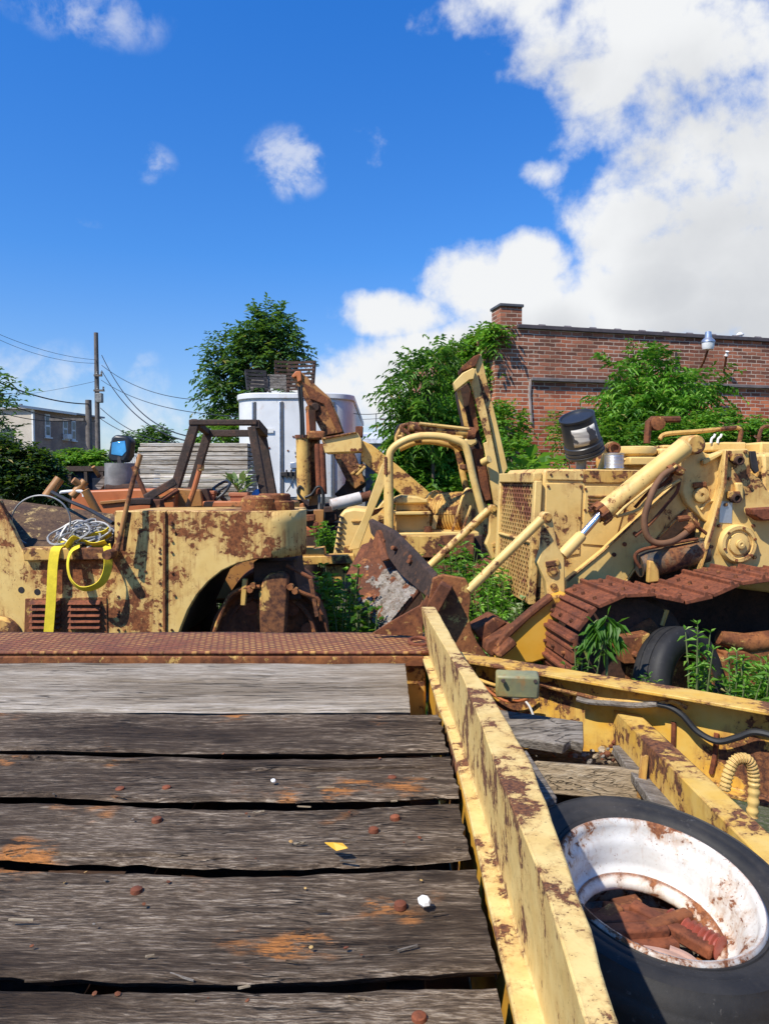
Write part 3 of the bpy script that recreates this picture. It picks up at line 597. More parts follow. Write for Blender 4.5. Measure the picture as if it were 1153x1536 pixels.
# house on the left
H0 = at(51, 720, 50); H1 = at(145, 720, 57); H0.z = H1.z = 0; hd = (H1 - H0).normalized(); hn = V((hd.y, -hd.x, 0)); hang = math.atan2(hd.y, hd.x)
HS = thing('brick_house', H0, 'two storey house with white front and brown brick side on the left', 'house'); ORG[HS] = V((0, 0, 0)); HS.rotation_euler.z = hang
def hl(px, py, off=0):
    P = onpl(px, py, H0, hn) - H0; return V((P.dot(hd), -off, P.z))
HL = (H1 - H0).length + .6; HZ = hl(53, 614).z
s = NT('brown house brick'); pp = s.pos((1, 1, 1), src=s.n('ShaderNodeTexCoord').outputs['Object']); sx_ = s.n('ShaderNodeSeparateXYZ'); s.l(pp, sx_.inputs[0]); cb = s.n('ShaderNodeCombineXYZ'); s.l(sx_.outputs[0], cb.inputs[0]); s.l(sx_.outputs[2], cb.inputs[1])
bt = s.n('ShaderNodeTexBrick'); s.l(cb.outputs[0], bt.inputs['Vector']); bt.inputs['Scale'].default_value = 1; bt.inputs['Brick Width'].default_value = .22; bt.inputs['Row Height'].default_value = .08; bt.inputs['Mortar Size'].default_value = .008
bt.inputs['Color1'].default_value = (.28, .18, .12, 1); bt.inputs['Color2'].default_value = (.40, .27, .19, 1); bt.inputs['Mortar'].default_value = (.25, .2, .18, 1); M['house_brick'] = s.fin(s.mix(s.step(s.noise(s.g.outputs['Position'], .7, 5, .6), .4, .7), bt.outputs['Color'], (.2, .14, .115)), .9)
MB().box((HL / 2, 4.0, HZ / 2), (HL, 8, HZ)).build('side_wall', M['house_brick'], HS)
MB().box((-.04, 4.02, HZ / 2 + .02), (.075, 8.1, HZ + .02)).build('front_wall', plain('beige stucco', (.46, .40, .32), .85, 0, .1, 1.5), HS)
MB().box((-.02, -.06, HZ / 2), (.16, .12, HZ)).build('downpipe', M['white_wall'], HS)
MB().prism([V((-.35, -.3, HZ)), V((HL + .2, -.3, HZ)), V((HL + .2, -.3, HZ + .12)), V((-.35, -.3, HZ + .12))], (0, 8.7, .0)).build('roof', plain('grey roof', (.3, .29, .29), .7), HS)
MB().box((.12, -.36, HZ + .02), (HL + .5, .1, .16)).build('gutter', M['white_wall'], HS)
for pa, pb in (((67, 621), (75, 656)), ((94, 627), (101, 659)), ((107, 630), (113, 661))):
    a_, b_ = hl(*pa), hl(*pb); c = (a_ + b_) / 2; wx, wz = (b_.x - a_.x), (a_.z - b_.z)
    f = MB().box((c.x, -.03, c.z), (wx, .08, wz)).build('window', M['white_wall'], HS)
    MB().box((c.x, -.075, c.z + wz * .22), (wx * .7, .02, wz * .36)).build('pane', M['glass'], f); MB().box((c.x, -.075, c.z - wz * .23), (wx * .7, .02, wz * .36)).build('pane', M['glass'], f)
    MB().box((c.x, -.1, c.z - wz * .5 - .05), (wx + .2, .14, .09)).build('sill', M['white_wall'], f)
a_ = hl(97, 655); MB().box((a_.x, -.25, a_.z), (.5, .4, .35)).build('air_conditioner', M['white_wall'], HS, .02)
f = MB().box((-.1, 1.9, 4.45), (.06, 1.0, 1.3)).build('window', M['trim_dark'], HS); MB().box((-.14, 1.9, 4.45), (.03, .8, 1.1)).build('pane', M['glass'], f)
MB().box((-.085, 1.9, 3.5), (.02, 1.1, .5)).build('panel', M['grey_metal'], HS)
MB().tube([V((.8, 1.5, HZ)), V((.8, 1.5, HZ + .45))], .12, 8).build('chimney', M['grey_metal'], HS)
# utility poles and wires
PA = at(148, 720, 40); PB = at(135, 720, 37)
def pole(b, top, r0, r1, label, arms):
    P = thing('utility_pole', (b.x, b.y, 0), label, 'utility pole'); MB().tube([(b.x, b.y, -.3), (b.x, b.y, top)], [r0, r1], 14).build('shaft', M['pole_wood'], P)
    for z, ln, dy in arms:
        c = V((b.x, b.y - r0, z)); MB().bar(c + V((-ln * .25, 0, 0)), c + V((ln, dy, 0)), .1, .1).build('crossarm', M['pole_wood'], P)
        for q in (.2, .9): MB().lathe([(.02, 0), (.06, .03), (.04, .1), (.06, .14), (.01, .17)], c + V((ln * q, 0, .05)), (0, 0, 1), 10).build('insulator', M['grey_metal'], P)
    return P
zA = at(148, 499, 40).z; zB = at(135, 600, 37).z
P1 = pole(PA, zA, .15, .11, 'tall weathered utility pole rising left of the tree', [(zA - 2.3, .35, .0), (zA - 3.1, .45, 0)])
MB().box((PA.x + .2, PA.y - .2, zA - 3.5), (.35, .3, .5)).build('splice_box', M['grey_metal'], P1, .03)
P2 = pole(PB, zB, .17, .15, 'short stout utility pole in front of the house side', [])
MB().box((PB.x - 1.0, PB.y - .2, at(120, 630, 37).z), (1.7, .12, .12)).build('crossarm', M['pole_wood'], P2)
def wire(p0, p1, sag, r, label, mat='cable_black'):
    mb = MB(); pts = [p0.lerp(p1, i / 24) - V((0, 0, sag * 4 * (i / 24) * (1 - i / 24))) for i in range(25)]
    mb.tube(pts, r, 6); tag(mb.build('utility_wire', M[mat], loc=p0), label, 'wire', 'overhead wires')
W_ = [((153, 533, 40), (287, 655, 24), .9, .022, 'thick black cable swooping from the tall pole, upper of the steep pair'), ((153, 556, 40), (283, 662, 24), .7, .022, 'thick black cable swooping from the tall pole, lower of the steep pair'),
      ((153, 548, 40), (302, 600, 27), .4, .014, 'thin wire running from tall pole top to the tree'), ((152, 570, 40), (360, 625, 20), .4, .013, 'thin wire crossing in front of the tree to the white trailer'),
      ((151, 612, 40), (285, 665, 30), .5, .018, 'low cable running right from the tall pole'), ((151, 628, 40), (285, 668, 34), .4, .018, 'lowest cable running right from the tall pole'),
      ((135, 606, 37), (-30, 560, 30), .3, .03, 'thick cable going left from the short pole over the house'), ((143, 632, 39), (-30, 590, 30), .3, .022, 'cable crossing the house roof to the tall pole'),
      ((120, 630, 37), (-30, 608, 32), .3, .02, 'cable along the house roof edge to the crossarm'), ((147, 545, 40), (-30, 495, 36), .4, .01, 'faint high wire going left from the tall pole'), ((147, 540, 40), (-30, 488, 34), .3, .01, 'faintest high wire going left, topmost of all'),
      ((143, 572, 40), (-30, 597, 60), .2, .010, 'faint flat wire going left behind the house top')]
for a_, b_, sg, r_, lb in W_: wire(at(*a_), at(*b_), sg, r_, lb)
DP = at(585, 720, 60); P3 = thing('utility_pole', (DP.x, DP.y, 0), 'distant utility pole between white trailer and the vines', 'utility pole')
z3 = at(585, 621, 60).z; MB().tube([(DP.x, DP.y, 0), (DP.x, DP.y, z3)], .14, 8).build('shaft', M['pole_wood'], P3); MB().box((DP.x - .2, DP.y - .2, z3 - .45), (1.3, .12, .12)).build('crossarm', M['pole_wood'], P3)
wire(at(585, 626, 60), at(500, 628, 50), .1, .02, 'far wire from the distant pole to behind the trailer'); wire(at(585, 626, 60), at(680, 622, 60), .1, .02, 'far wire from the distant pole into the vines'); wire(at(528, 620, 17), at(640, 598, 14), .12, .008, 'wire from the white trailer corner up into the vines')
q = at(564, 720, 60); mb = MB(); mb.tube([(q.x, q.y, 0), (q.x, q.y, at(564, 620, 60).z)], .04, 6); tag(mb.build('antenna_mast', M['grey_metal']), 'thin far mast just left of the distant pole', 'mast')
# white box trailer, rounded nose towards us
x0, x1 = at(352, 720, 16).x, at(528, 720, 16).x; zt, zb = at(440, 592, 16).z, at(440, 752, 16).z; rr = .62
BT = thing('box_trailer', ((x0 + x1) / 2, 18, 0), 'white box trailer with rounded front corners standing behind the machines', 'trailer')
def plan(r, g=0, x0_=None, n=9):
    a_, b_ = x0 - g, x1 + g; y0 = 16 - g; pts = [V((a_, 24, 0))]
    pts += [V((a_ + r - r * math.cos(t), y0 + r - r * math.sin(t), 0)) for t in [i * math.pi / 2 / n for i in range(n + 1)]]
    pts += [V((b_ - r + r * math.sin(t), y0 + r - r * math.cos(t), 0)) for t in [i * math.pi / 2 / n for i in range(n + 1)]]
    return pts + [V((b_, 24, 0))]
MB().prism([p + V((0, 0, zb)) for p in plan(rr)], (0, 0, zt - zb)).build('body', M['trailer_white'], BT, smooth=25)
MB().prism([p + V((0, 0, zt - .09)) for p in plan(rr, .035)], (0, 0, .13)).build('top_rail', M['trailer_white'], BT, .02, smooth=25)
MB().prism([p + V((0, 0, zb - .02)) for p in plan(rr, .02)], (0, 0, .12)).build('bottom_rail', M['grey_metal'], BT, smooth=25)
for px in (383, 424, 500):
    q = at(px, 720, 16); yy = 16.0
    if q.x < x0 + rr: yy = 16 + rr - math.sqrt(max(0, rr * rr - (x0 + rr - q.x) ** 2))
    if q.x > x1 - rr: yy = 16 + rr - math.sqrt(max(0, rr * rr - (q.x - x1 + rr) ** 2))
    MB().box((q.x, yy - .006, (zt + zb) / 2 - .05), (.05, .03, zt - zb - .2)).build('corner_trim', M['trim_dark'], BT, .004); MB().box((q.x - .05, yy - .012, (zt + zb) / 2 - .05), (.025, .03, zt - zb - .2)).build('seam_strip', M['zinc'], BT, .004)
q0, q1 = at(421, 711, 15.95), at(462, 711, 15.95); MB().box((q0 + q1) / 2, (q1.x - q0.x, .08, .09)).build('coupling_bar', M['black_metal'], BT, .01)
for k in range(4):
    q = at(430 + k * 7, 711, 15.9); MB().box(q, (.03, .06, .18)).build('coupling', M['black_metal'], BT)
q = at(441, 698, 15.97); MB().box(q, (.16, .03, .13)).build('plate', M['zinc'], BT, .01); q = at(405, 646, 15.97); MB().box(q, (.15, .01, .09)).build('plate', M['white_wall'], BT); q = at(446, 676, 15.97); MB().box(q, (.17, .01, .05)).build('plate', M['white_wall'], BT)
for px, py in ((389, 668), (404, 672), (440, 655), (396, 690), (444, 685), (432, 676)): MB().lathe([(.001, .006), (.02, .004), (.022, 0)], at(px, py, 15.99), (0, -1, 0), 8).build('rivet', M['rust'], BT)
MB().tube(smooth_path([at(441, 715, 15.9), at(438, 725, 15.85), at(430, 738, 15.9)], 5), .012, 6).build('air_line', M['rubber_black'], BT)
for sx in (x0 + .45, x1 - .45):
    MB().bar((sx, 17.2, 0), (sx, 17.2, zb), .12, .12).build('landing_leg', M['grey_metal'], BT); MB().box((sx, 17.2, .02), (.3, .3, .04)).build('foot_plate', M['grey_metal'], BT)
    for y in (21.6, 22.9): MB().lathe([(.1, -.2), (.28, -.2), (.48, -.16), (.5, -.1), (.5, .1), (.48, .16), (.28, .2), (.1, .2)], (sx, y, .5), (1, 0, 0), 30).build('wheel', M['rubber'], BT)
# racks and pallets on its roof
def slat_rack(c, wd_, h, tilt, n, label, mat, rz=0):
    P = thing('slatted_rack', c, label, 'rack'); c = V(c); E = Euler((tilt, 0, rz)).to_matrix()
    for sx in (-.5, .5): MB().bar(c + E @ V((sx * wd_, 0, 0)), c + E @ V((sx * wd_, 0, h)), .06, .08).build('upright', M[mat], P)
    for i in range(n): MB().bar(c + E @ V((-.56 * wd_, -.05, h * (i + .6) / n)), c + E @ V((.56 * wd_, -.05, h * (i + .6) / n)), .03, h / n * .55).build('slat', M[mat], P)
    return P
slat_rack(at(386, 584, 16.8), .42, .5, R(-28), 5, 'small dark tilted rack standing at the left of trailer roof', 'black_metal', R(20))
slat_rack(at(416, 586, 17.0), .36, .45, R(-35), 5, 'grey weathered pallet leaning behind the small dark rack', 'wood_mid', R(10)); slat_rack(at(450, 588, 17.6), .62, .75, R(-12), 8, 'tallest dark pallet at the back of the trailer roof', 'rust_dark', R(-15))
slat_rack(at(400, 584, 17.6), .7, .36, R(-50), 5, 'low grey pallet lying back on the trailer roof', 'wood_mid', R(0)); slat_rack(at(430, 584, 18.0), .5, .7, R(-8), 7, 'dark upright pallet next to the tallest one', 'rust_dark', R(12))
# stack of long boards
xa, xb = at(203, 720, 12).x, at(353, 720, 12).x; zt_, zb_ = at(280, 663, 12).z, .04; nb = 30; hh = (zt_ - zb_) / nb
for i in range(nb):
    j = random.uniform; mb = MB(); a0 = xa + j(-.03, .08); mb.prism([V((a0, 12 + j(0, .05), zb_ + hh * i)), V((xb + .2, 12 + j(0, .05), zb_ + hh * i + j(-.004, .004))), V((xb + .2, 12.02, zb_ + hh * (i + .76))), V((a0, 12.02, zb_ + hh * (i + .82 + j(-.08, .05))))], (0, .9, 0))
    tag(mb.build('stacked_board', M['wood_stack'], bevel=.006), 'bleached board in the flat stack left of the white trailer', 'board', 'boards in the stack')
# far low buildings and bits of the skyline
for px0, px1, py0, Y, c, lb, h2 in ((145, 210, 684, 62, (.6, .58, .55), 'far low white building behind the work lamp', .5), (528, 600, 655, 34, (.55, .56, .58), 'far white flat roof right of the trailer', .7), (540, 592, 668, 22, (.4, .4, .41), 'nearer pale sloping roof right of the trailer', .35)):
    a_, b_ = at(px0, py0, Y), at(px1, py0, Y); P = thing('low_building', ((a_.x + b_.x) / 2, Y + 2, 0), lb, 'building')
    MB().box(((a_.x + b_.x) / 2, Y + 3, (a_.z - .3) / 2), (b_.x - a_.x - .3, 6, a_.z - .3)).build('wall', M['grey_metal'] if Y < 60 else M['white_wall'], P)
    MB().prism([V((a_.x, Y - .2, a_.z - .3)), V((b_.x, Y - .2, a_.z - .3)), V((b_.x, Y - .2, a_.z - .3 + h2 * .4)), V((a_.x, Y - .2, a_.z - .3))] if Y < 30 else [V((a_.x, Y - .2, a_.z - .3)), V((b_.x, Y - .2, a_.z - .3)), V((b_.x, Y - .2, a_.z - .1)), V((a_.x, Y - .2, a_.z - .1))], (0, 6.4, h2)).build('roof', plain('pale roof %d' % px0, c, .6), P)
q = at(188, 690, 40); P = thing('picket_fence', q, 'bit of far white fence right of the work lamp', 'fence')
for i in range(7): MB().box((q.x + i * .11, q.y, q.z - .3), (.07, .03, 1.3)).build('picket', M['white_wall'], P)
MB().box((q.x + .33, q.y + .03, q.z), (.9, .03, .08)).build('rail', M['white_wall'], P)
# dark skip with vines over it
a_, b_ = at(88, 703, 12), at(186, 703, 12); P = thing('waste_skip', ((a_.x + b_.x) / 2, 12.8, 0), 'dark blue black skip under the vines at left', 'skip')
MB().prism([V((a_.x + .3, 12, .2)), V((b_.x - .12, 12, .2)), V((b_.x, 12, a_.z)), V((a_.x, 12, a_.z))], (0, 1.6, 0)).build('body', plain('dark blue steel', (.015, .02, .035), .5, 0, .5), P, .01); MB().bar((a_.x - .03, 11.97, a_.z), (b_.x + .03, 11.97, a_.z), .07, .08).build('rim', M['steel_dark'], P)
for i in range(4): MB().bar((a_.x + .25 + i * .25, 11.97, .3), (a_.x + .2 + i * .26, 11.97, a_.z - .05), .05, .06).build('rib', M['steel_dark'], P)
# ---------------------------------------------------------------- track loader on the right
LO = V((1.01, 4.9, 0)); LU = V((.995, .0998, 0)); LV = V((-.0998, .995, 0))
Z6 = zm(700, 600, 2.545); Z7 = zm(920, 600, 4.948)
def Lp(pt, v): return onpl(pt[0], pt[1], LO + LV * v, LV)
def L6(zx, zy, v): return Lp(Z6(zx, zy), v)
def L7(zx, zy, v): return Lp(Z7(zx, zy), v)
LD = thing('track_loader', LO + LU * 1.2, 'yellow crawler loader with brown tracks and perforated grille, largest machine on the right', 'track loader')
def Lplate(name, pts, v, th, mat, parent=None, bev=.006, f=L6):
    return MB().prism([f(x, y, v) for x, y in pts], LV * th).build(name, M[mat], parent or LD, bev)
def Lz(u, v, z): return LO + LU * u + LV * v + V((0, 0, z))
# hood: near side outline pushed across
hood = Lplate('hood', [(300, 262), (700, 268), (700, 600), (470, 640), (262, 790), (286, 300), (288, 268)], 0, .9, 'yellow', None, .03)
Lplate('hood_top_trim', [(305, 270), (445, 270), (445, 308), (305, 304)], -.012, .012, 'yellow', hood, .004)
Lplate('side_panel', [(300, 318), (440, 320), (430, 588), (365, 600), (300, 560)], -.01, .012, 'yellow', hood, .004)
lp_ = Lplate('louver_panel', [(452, 328), (650, 330), (600, 420), (560, 560), (440, 550)], -.010, .012, 'yellow_clean', hood, .004)
for i in range(5):
    a_, b_ = L6(462, 368 + i * 14, -.02), L6(575, 368 + i * 14, -.02); MB().bar(a_, b_, .02, .012).build('louver', M['yellow_rusty'], lp_, .003)
rt = Lplate('rust_patch_plate', [(445, 268), (690, 270), (640, 318), (445, 316)], -.014, .014, 'yellow_rusty', hood, .004)
# grille: lattice in front of a dark core, on the face that looks left
gz0, gz1 = L6(262, 780, 0).z, L6(286, 308, 0).z
def gp(a, z, o): # a 0..1 across from near edge; face leans slightly
    k = (gz1 - z) / (gz1 - gz0); nr = L6(286, 308, 0).lerp(L6(262, 780, 0), k); nr.z = z
    return nr + LV * (.9 * a) + LU * -o
MB().prism([gp(.03, gz0, .004), gp(.97, gz0, .004), gp(.97, gz1, .004), gp(.03, gz1, .004)], LU * -.006).build('radiator_core', M['rust_dark'], LD)
mb = MB(); NV, NZ = 13, 27
for j in range(NZ + 1):
    z = gz0 + (gz1 - gz0) * j / NZ; mb.bar(gp(.03, z, .03), gp(.97, z, .03), .008, (gz1 - gz0) / NZ * .36)
for j in range(NZ):
    za, zc = gz0 + (gz1 - gz0) * j / NZ, gz0 + (gz1 - gz0) * (j + 1) / NZ
    for i in range(NV):
        a = .03 + .94 * (i + (.5 if j % 2 else 0) + .25) / NV
        mb.bar(gp(a, za, .031), gp(a, zc, .031), .020, .007, LU)
gr = mb.build('grille', paint('grille paint', (.52, .33, .1), .45, 1.0, dirt=.3, streak=.9, edge=.004, rustcol=((.16, .05, .025), (.27, .1, .04))), LD, smooth=0)
mb = MB(); mb.bar(gp(0, gz0, .03), gp(0, gz1, .03), .06, .05, LU); mb.bar(gp(1, gz0, .03), gp(1, gz1, .03), .06, .05, LU); mb.bar(gp(0, gz1 + .02, .03), gp(1, gz1 + .02, .03), .06, .07); mb.bar(gp(0, (gz0 + gz1) / 2, .035), gp(1, (gz0 + gz1) / 2, .035), .03, .02); mb.build('grille_frame', M['yellow'], gr, .008)
# bits on the hood
c = L6(640, 178, .5); ac = MB().lathe([(.02, 0), (.13, .0), (.15, -.01), (.155, -.03), (.15, -.055), (.12, -.075), (.13, -.1), (.1, -.115), (.02, -.12)], c, (0, 0, 1), 32).build('air_cleaner', M['yellow'], LD)
MB().lathe([(.02, 0), (.08, 0), (.08, -.12), (.1, -.14), (.1, -.18), (.02, -.18)], c - V((0, 0, .12)), (0, 0, 1), 24).build('cleaner_neck', M['yellow'], ac)
MB().box(L6(650, 235, .5), (.25, .3, .06), (0, 0, .1)).build('neck_base', M['yellow'], ac, .01)
c = L6(548, 187, .35); MB().tube(smooth_path([c + V((-.02, .1, -.16)), c + V((-.0, .04, -.05)), c, c + V((-.0, -.06, -.0))], 5), .05, 14).build('breather', M['yellow'], LD)
MB().lathe([(.02, 0), (.045, 0), (.045, .02), (.03, .022), (.03, -.01), (.01, -.01)], c + V((0, -.07, 0)), (0, -1, 0), 18).build('breather_port', M['rust'], LD)
c = L6(470, 215, .5); MB().tube(smooth_path([c + V((.1, 0, -.12)), c + V((.08, 0, -.03)), c + V((.12, 0, .02)), c + V((.16, 0, .05))], 5), .04, 12).build('pipe_elbow', M['yellow_rusty'], LD)
ex = MB().lathe([(.035, -.12), (.035, .16), (.03, .16)], L6(436, 240, .25), (.05, 0, 1), 18).build('exhaust_pipe', M['grey_metal'], LD)
for x0, x1, z0, z1, v in ((690, 760, 188, 214, .6), (700, 790, 176, 190, .75), (880, 1010, 165, 200, .7), (1060, 1300, 165, 240, .6), (640, 760, 222, 262, .55)):
    a_, b_ = L6(x0, z0, v), L6(x1, z1, v); m_ = (a_ + b_) / 2; MB().box(m_, (abs(b_.x - a_.x), .4, abs(a_.z - b_.z)), (0, 0, .1)).build('top_cover', M['yellow'], LD, .015)
MB().tube(smooth_path([L6(735, 150, .75), L6(760, 130, .75), L6(880, 120, .75), L6(1000, 108, .75), L6(1035, 108, .75), L6(1044, 130, .75), L6(1028, 195, .75)], 5), .018, 8).build('grab_rail', M['yellow_rusty'], LD)
MB().tube(smooth_path([L6(1153, 100, .5), L6(1125, 108, .5), L6(1112, 160, .5), L6(1120, 240, .5)], 5), .014, 8).build('grab_rail', M['yellow_rusty'], LD)
MB().tube([L6(686, 165, 1.3), L6(692, 85, 1.3), L6(705, 74, 1.3), L6(810, 74, 1.3)], .03, 8).build('rear_bar', M['rust'], LD); MB().lathe([(.01, .06), (.06, .05), (.06, -.05), (.01, -.06)], L6(722, 90, 1.3), (0, 1, 0), 16).build('bar_bushing', M['rust_pale'], LD)
for zx in (930, 955): MB().tube(smooth_path([L6(zx, 165, .5), L6(zx + 3, 148, .5), L6(zx + 12, 140, .5), L6(zx + 16, 130, .5)], 4), .009, 6).build('lever', M['white_wall'], LD)
# side frame tower and the body behind it
tw = Lplate('side_frame', [(985, 188), (1075, 185), (1085, 280), (1120, 300), (1150, 345), (1330, 350), (1330, 700), (880, 655), (905, 560), (935, 470), (975, 320)], -.27, .10, 'yellow_clean', None, .012)
Lplate('frame_edge', [(985, 190), (993, 190), (983, 325), (942, 472), (888, 650), (880, 650), (935, 470), (975, 320)], -.30, .03, 'yellow', tw, .004)
Lplate('rear_post', [(1130, 205), (1330, 205), (1330, 640), (1135, 630), (1128, 420)], -.24, .3, 'yellow_clean', None, .02)
Lplate('tank', [(1095, 268), (1160, 268), (1160, 420), (1140, 420), (1098, 330)], -.18, .16, 'yellow_rusty', None, .02)
Lplate('rust_ledge', [(1090, 415), (1330, 400), (1330, 440), (1130, 462), (1095, 440)], -.36, .14, 'rust_red', None, .01)
Lplate('dark_slot', [(1078, 195), (1102, 195), (1115, 270), (1100, 282), (1085, 260)], -.285, .02, 'black_metal', None, .004)
Lplate('rear_body', [(1000, 200), (1330, 200), (1330, 760), (880, 700)], -.10, 1.1, 'yellow_clean', None, .02)
c = L6(1025, 548, -.27); hb = MB().lathe([(.125, 0), (.125, .03), (.115, .045), (.095, .045), (.088, .03), (.072, .03), (.068, .045), (.03, .05), (.028, .065), (.012, .068), (.001, .06)], c, -LV, 40).build('hub_cover', M['yellow'], LD)
for i in range(6): q = i * math.pi / 3 + .3; MB().lathe([(.001, .056), (.009, .056), (.009, .04)], c + LU * .105 * math.cos(q) + V((0, 0, .105 * math.sin(q))), -LV, 6).build('bolt', M['rust'], hb)
Lplate('data_plate', [(966, 385), (1012, 388), (1010, 470), (962, 468)], -.274, .006, 'zinc', tw, 0)
for zx, zy in ((1025, 212), (1015, 355)):
    MB().box(L6(zx, zy + 8, -.29), (.075, .05, .05), (0, 0, .1)).build('bracket', M['yellow_rusty'], tw, .008); MB().lathe([(.03, 0), (.03, .05), (.02, .052), (.016, .03), (.001, .03)], L6(zx, zy + 20, -.29), -LV, 18).build('pin', M['rust_dark'], tw)
Lplate('lug', [(1025, 315), (1055, 315), (1058, 380), (1035, 385)], -.30, .035, 'yellow', tw, .012)
# small fittings: bolts along seams, extra lines, weld beads
for zx, zy in [(310, 330), (310, 450), (310, 560), (432, 330), (428, 450), (420, 560), (452, 340), (450, 420), (446, 500), (640, 338), (320, 285), (380, 286), (435, 286), (480, 290), (560, 292), (630, 294)]: MB().lathe([(.001, .008), (.008, .007), (.009, 0)], L6(zx, zy, -.012), -LV, 8).build('panel_bolt', M['rust'], hood)
for zx, zy in [(1000, 200), (1060, 198), (1000, 300), (985, 400), (960, 480), (930, 560), (905, 630), (1080, 330), (1090, 480), (1095, 600), (1020, 640), (960, 640)]: MB().lathe([(.001, .014), (.012, .012), (.013, 0)], L6(zx, zy, -.272), -LV, 6).build('frame_bolt', M['yellow_rusty'], tw)
for pts in ([(800, 255), (770, 300), (735, 330), (700, 345), (640, 410)], [(812, 300), (800, 350), (760, 400), (700, 470), (640, 520)], [(870, 480), (900, 500), (925, 520)], [(660, 640), (640, 600), (660, 575), (720, 560), (880, 530)]): MB().tube(smooth_path([L6(x, y, -.27) for x, y in pts], 5), .011, 8).build('oil_line', M['rust'], LD)
for pts, v in (([(992, 195), (985, 320), (945, 470), (892, 645)], -.305), ([(800, 320), (640, 464), (520, 577), (382, 690)], -.145), ([(832, 420), (735, 520), (668, 605), (602, 700)], -.145)): MB().tube([L6(x, y, v) for x, y in pts], .008, 6).build('weld_bead', M['yellow_rusty'], LD)
for zx, zy in ((560, 560), (600, 520), (640, 480)): MB().lathe([(.001, .012), (.014, .010), (.015, 0)], L6(zx, zy + 30, -.14), -LV, 8).build('grease_fitting', M['rust'], LD)
# inner dark chassis between the frames
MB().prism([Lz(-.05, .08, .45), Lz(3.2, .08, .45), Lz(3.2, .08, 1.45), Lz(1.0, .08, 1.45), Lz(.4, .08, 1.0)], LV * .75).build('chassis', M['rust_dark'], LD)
# boom, tower plate, bell cranks
Lplate('lift_arm', [(800, 318), (832, 330), (842, 415), (795, 448), (735, 515), (700, 560), (668, 600), (640, 640), (600, 700), (380, 800), (378, 690), (520, 575), (640, 462)], -.14, .07, 'yellow_clean', None, .008)
pp = Lplate('pivot_plate', [(812, 175), (830, 150), (880, 150), (898, 195), (925, 210), (975, 192), (990, 200), (980, 320), (935, 475), (905, 462), (865, 425), (838, 395), (820, 350), (828, 300)], -.2, .05, 'yellow', None, .008)
Lplate('plate_rib', [(900, 230), (976, 195), (976, 208), (905, 250)], -.24, .04, 'yellow', pp, .006)
MB().lathe([(.028, .06), (.052, .06), (.062, .05), (.064, -.10), (.0605, -.1), (.028, -.1), (.026, .02)], L6(858, 172, -.25), -LV, 32, False).build('pivot_boss', M['yellow_rusty'], pp); MB().lathe([(.001, .03), (.027, .03), (.027, 0)], L6(858, 172, -.25), -LV, 20).build('pivot_pin', M['rust_dark'], pp)
MB().lathe([(.05, 0), (.05, .03), (.04, .036), (.012, .036), (.012, .02), (.001, .02)], L6(887, 362, -.2), -LV, 26).build('pin_cover', M['yellow'], pp); MB().bar(L6(862, 325, -.215), L6(912, 322, -.215), .02, .035).build('lock_bar', M['rust_pale'], pp, .006)
MB().tube(smooth_path([L6(892, 420, -.205), L6(910, 395, -.205), L6(935, 385, -.205), L6(950, 395, -.205)], 5), .012, 6).build('weld_ridge', M['yellow_clean'], pp)
cy0, cy1 = L6(838, 172, -.30), L6(512, 432, -.30); dcy = (cy1 - cy0)
cb_ = MB().tube([cy0, cy0 + dcy * .03, cy1], [.045, .062, .062], 28).build('lift_cylinder', M['yellow'], LD)
MB().tube([cy1 - dcy * .045, cy1 + dcy * .02], .071, 28).build('gland', M['rust_pale'], cb_)
for k in range(8):
    a_, b_ = frame(dcy); q = k * math.pi / 4; MB().lathe([(.001, .03), (.010, .03), (.010, -.03)], cy1 + (a_ * math.cos(q) + b_ * math.sin(q)) * .068, dcy, 6).build('gland_bolt', M['rust'], cb_)
cy2 = L6(432, 522, -.30); MB().tube([cy1, cy2], .024, 18).build('piston_rod', M['chrome'], cb_)
cy3 = L6(365, 592, -.30); MB().tube([cy2 - dcy * .03, cy2, cy3], [.03, .037, .04], 18).build('rod_eye', M['yellow'], cb_)
MB().tube([L6(800, 250, -.36), L6(600, 410, -.36), L6(570, 440, -.36)], .009, 8).build('oil_pipe', M['yellow_clean'], cb_); MB().tube(smooth_path([L6(812, 305, -.30), L6(700, 372, -.30), L6(650, 420, -.30), L6(570, 445, -.30)], 4), .011, 8).build('oil_pipe', M['yellow_clean'], cb_)
MB().box(L6(795, 262, -.33), (.11, .06, .05), (0, R(30), .1)).build('hose_clamp', M['rust_pale'], cb_, .01)
hs_ = MB().tube(smooth_path([L6(785, 262, -.38), L6(745, 290, -.38), L6(712, 340, -.40), L6(690, 400, -.42), L6(677, 450, -.42), L6(680, 500, -.42), L6(700, 535, -.42), L6(740, 548, -.42), L6(795, 535, -.40), L6(850, 495, -.36)], 6), .020, 12).build('hydraulic_hose', plain('dusty brown hose', (.16, .075, .035), .75), LD)
for a_, b_ in (((835, 500), (862, 480)), ((782, 260), (768, 268))): MB().tube([L6(*a_, -.37), L6(*b_, -.37)], .026, 12).build('hose_collar', M['rust_pale'], hs_)
MB().tube([L6(805, 455, -.28), L6(850, 448, -.30), L6(880, 480, -.30)], .02, 8).build('pipe_joint', M['rust_pale'], LD); MB().tube([L6(850, 430, -.30), L6(855, 480, -.30)], .018, 8).build('pipe_joint', M['yellow_rusty'], LD)
tl = MB().tube([L6(655, 632, -.22), L6(690, 626, -.22), L6(905, 575, -.22)], [.075, .09, .085], 26).build('tilt_cylinder', paint('black worn paint', (.03, .03, .028), .2, 1.4, (.05, .05, .045)), LD)
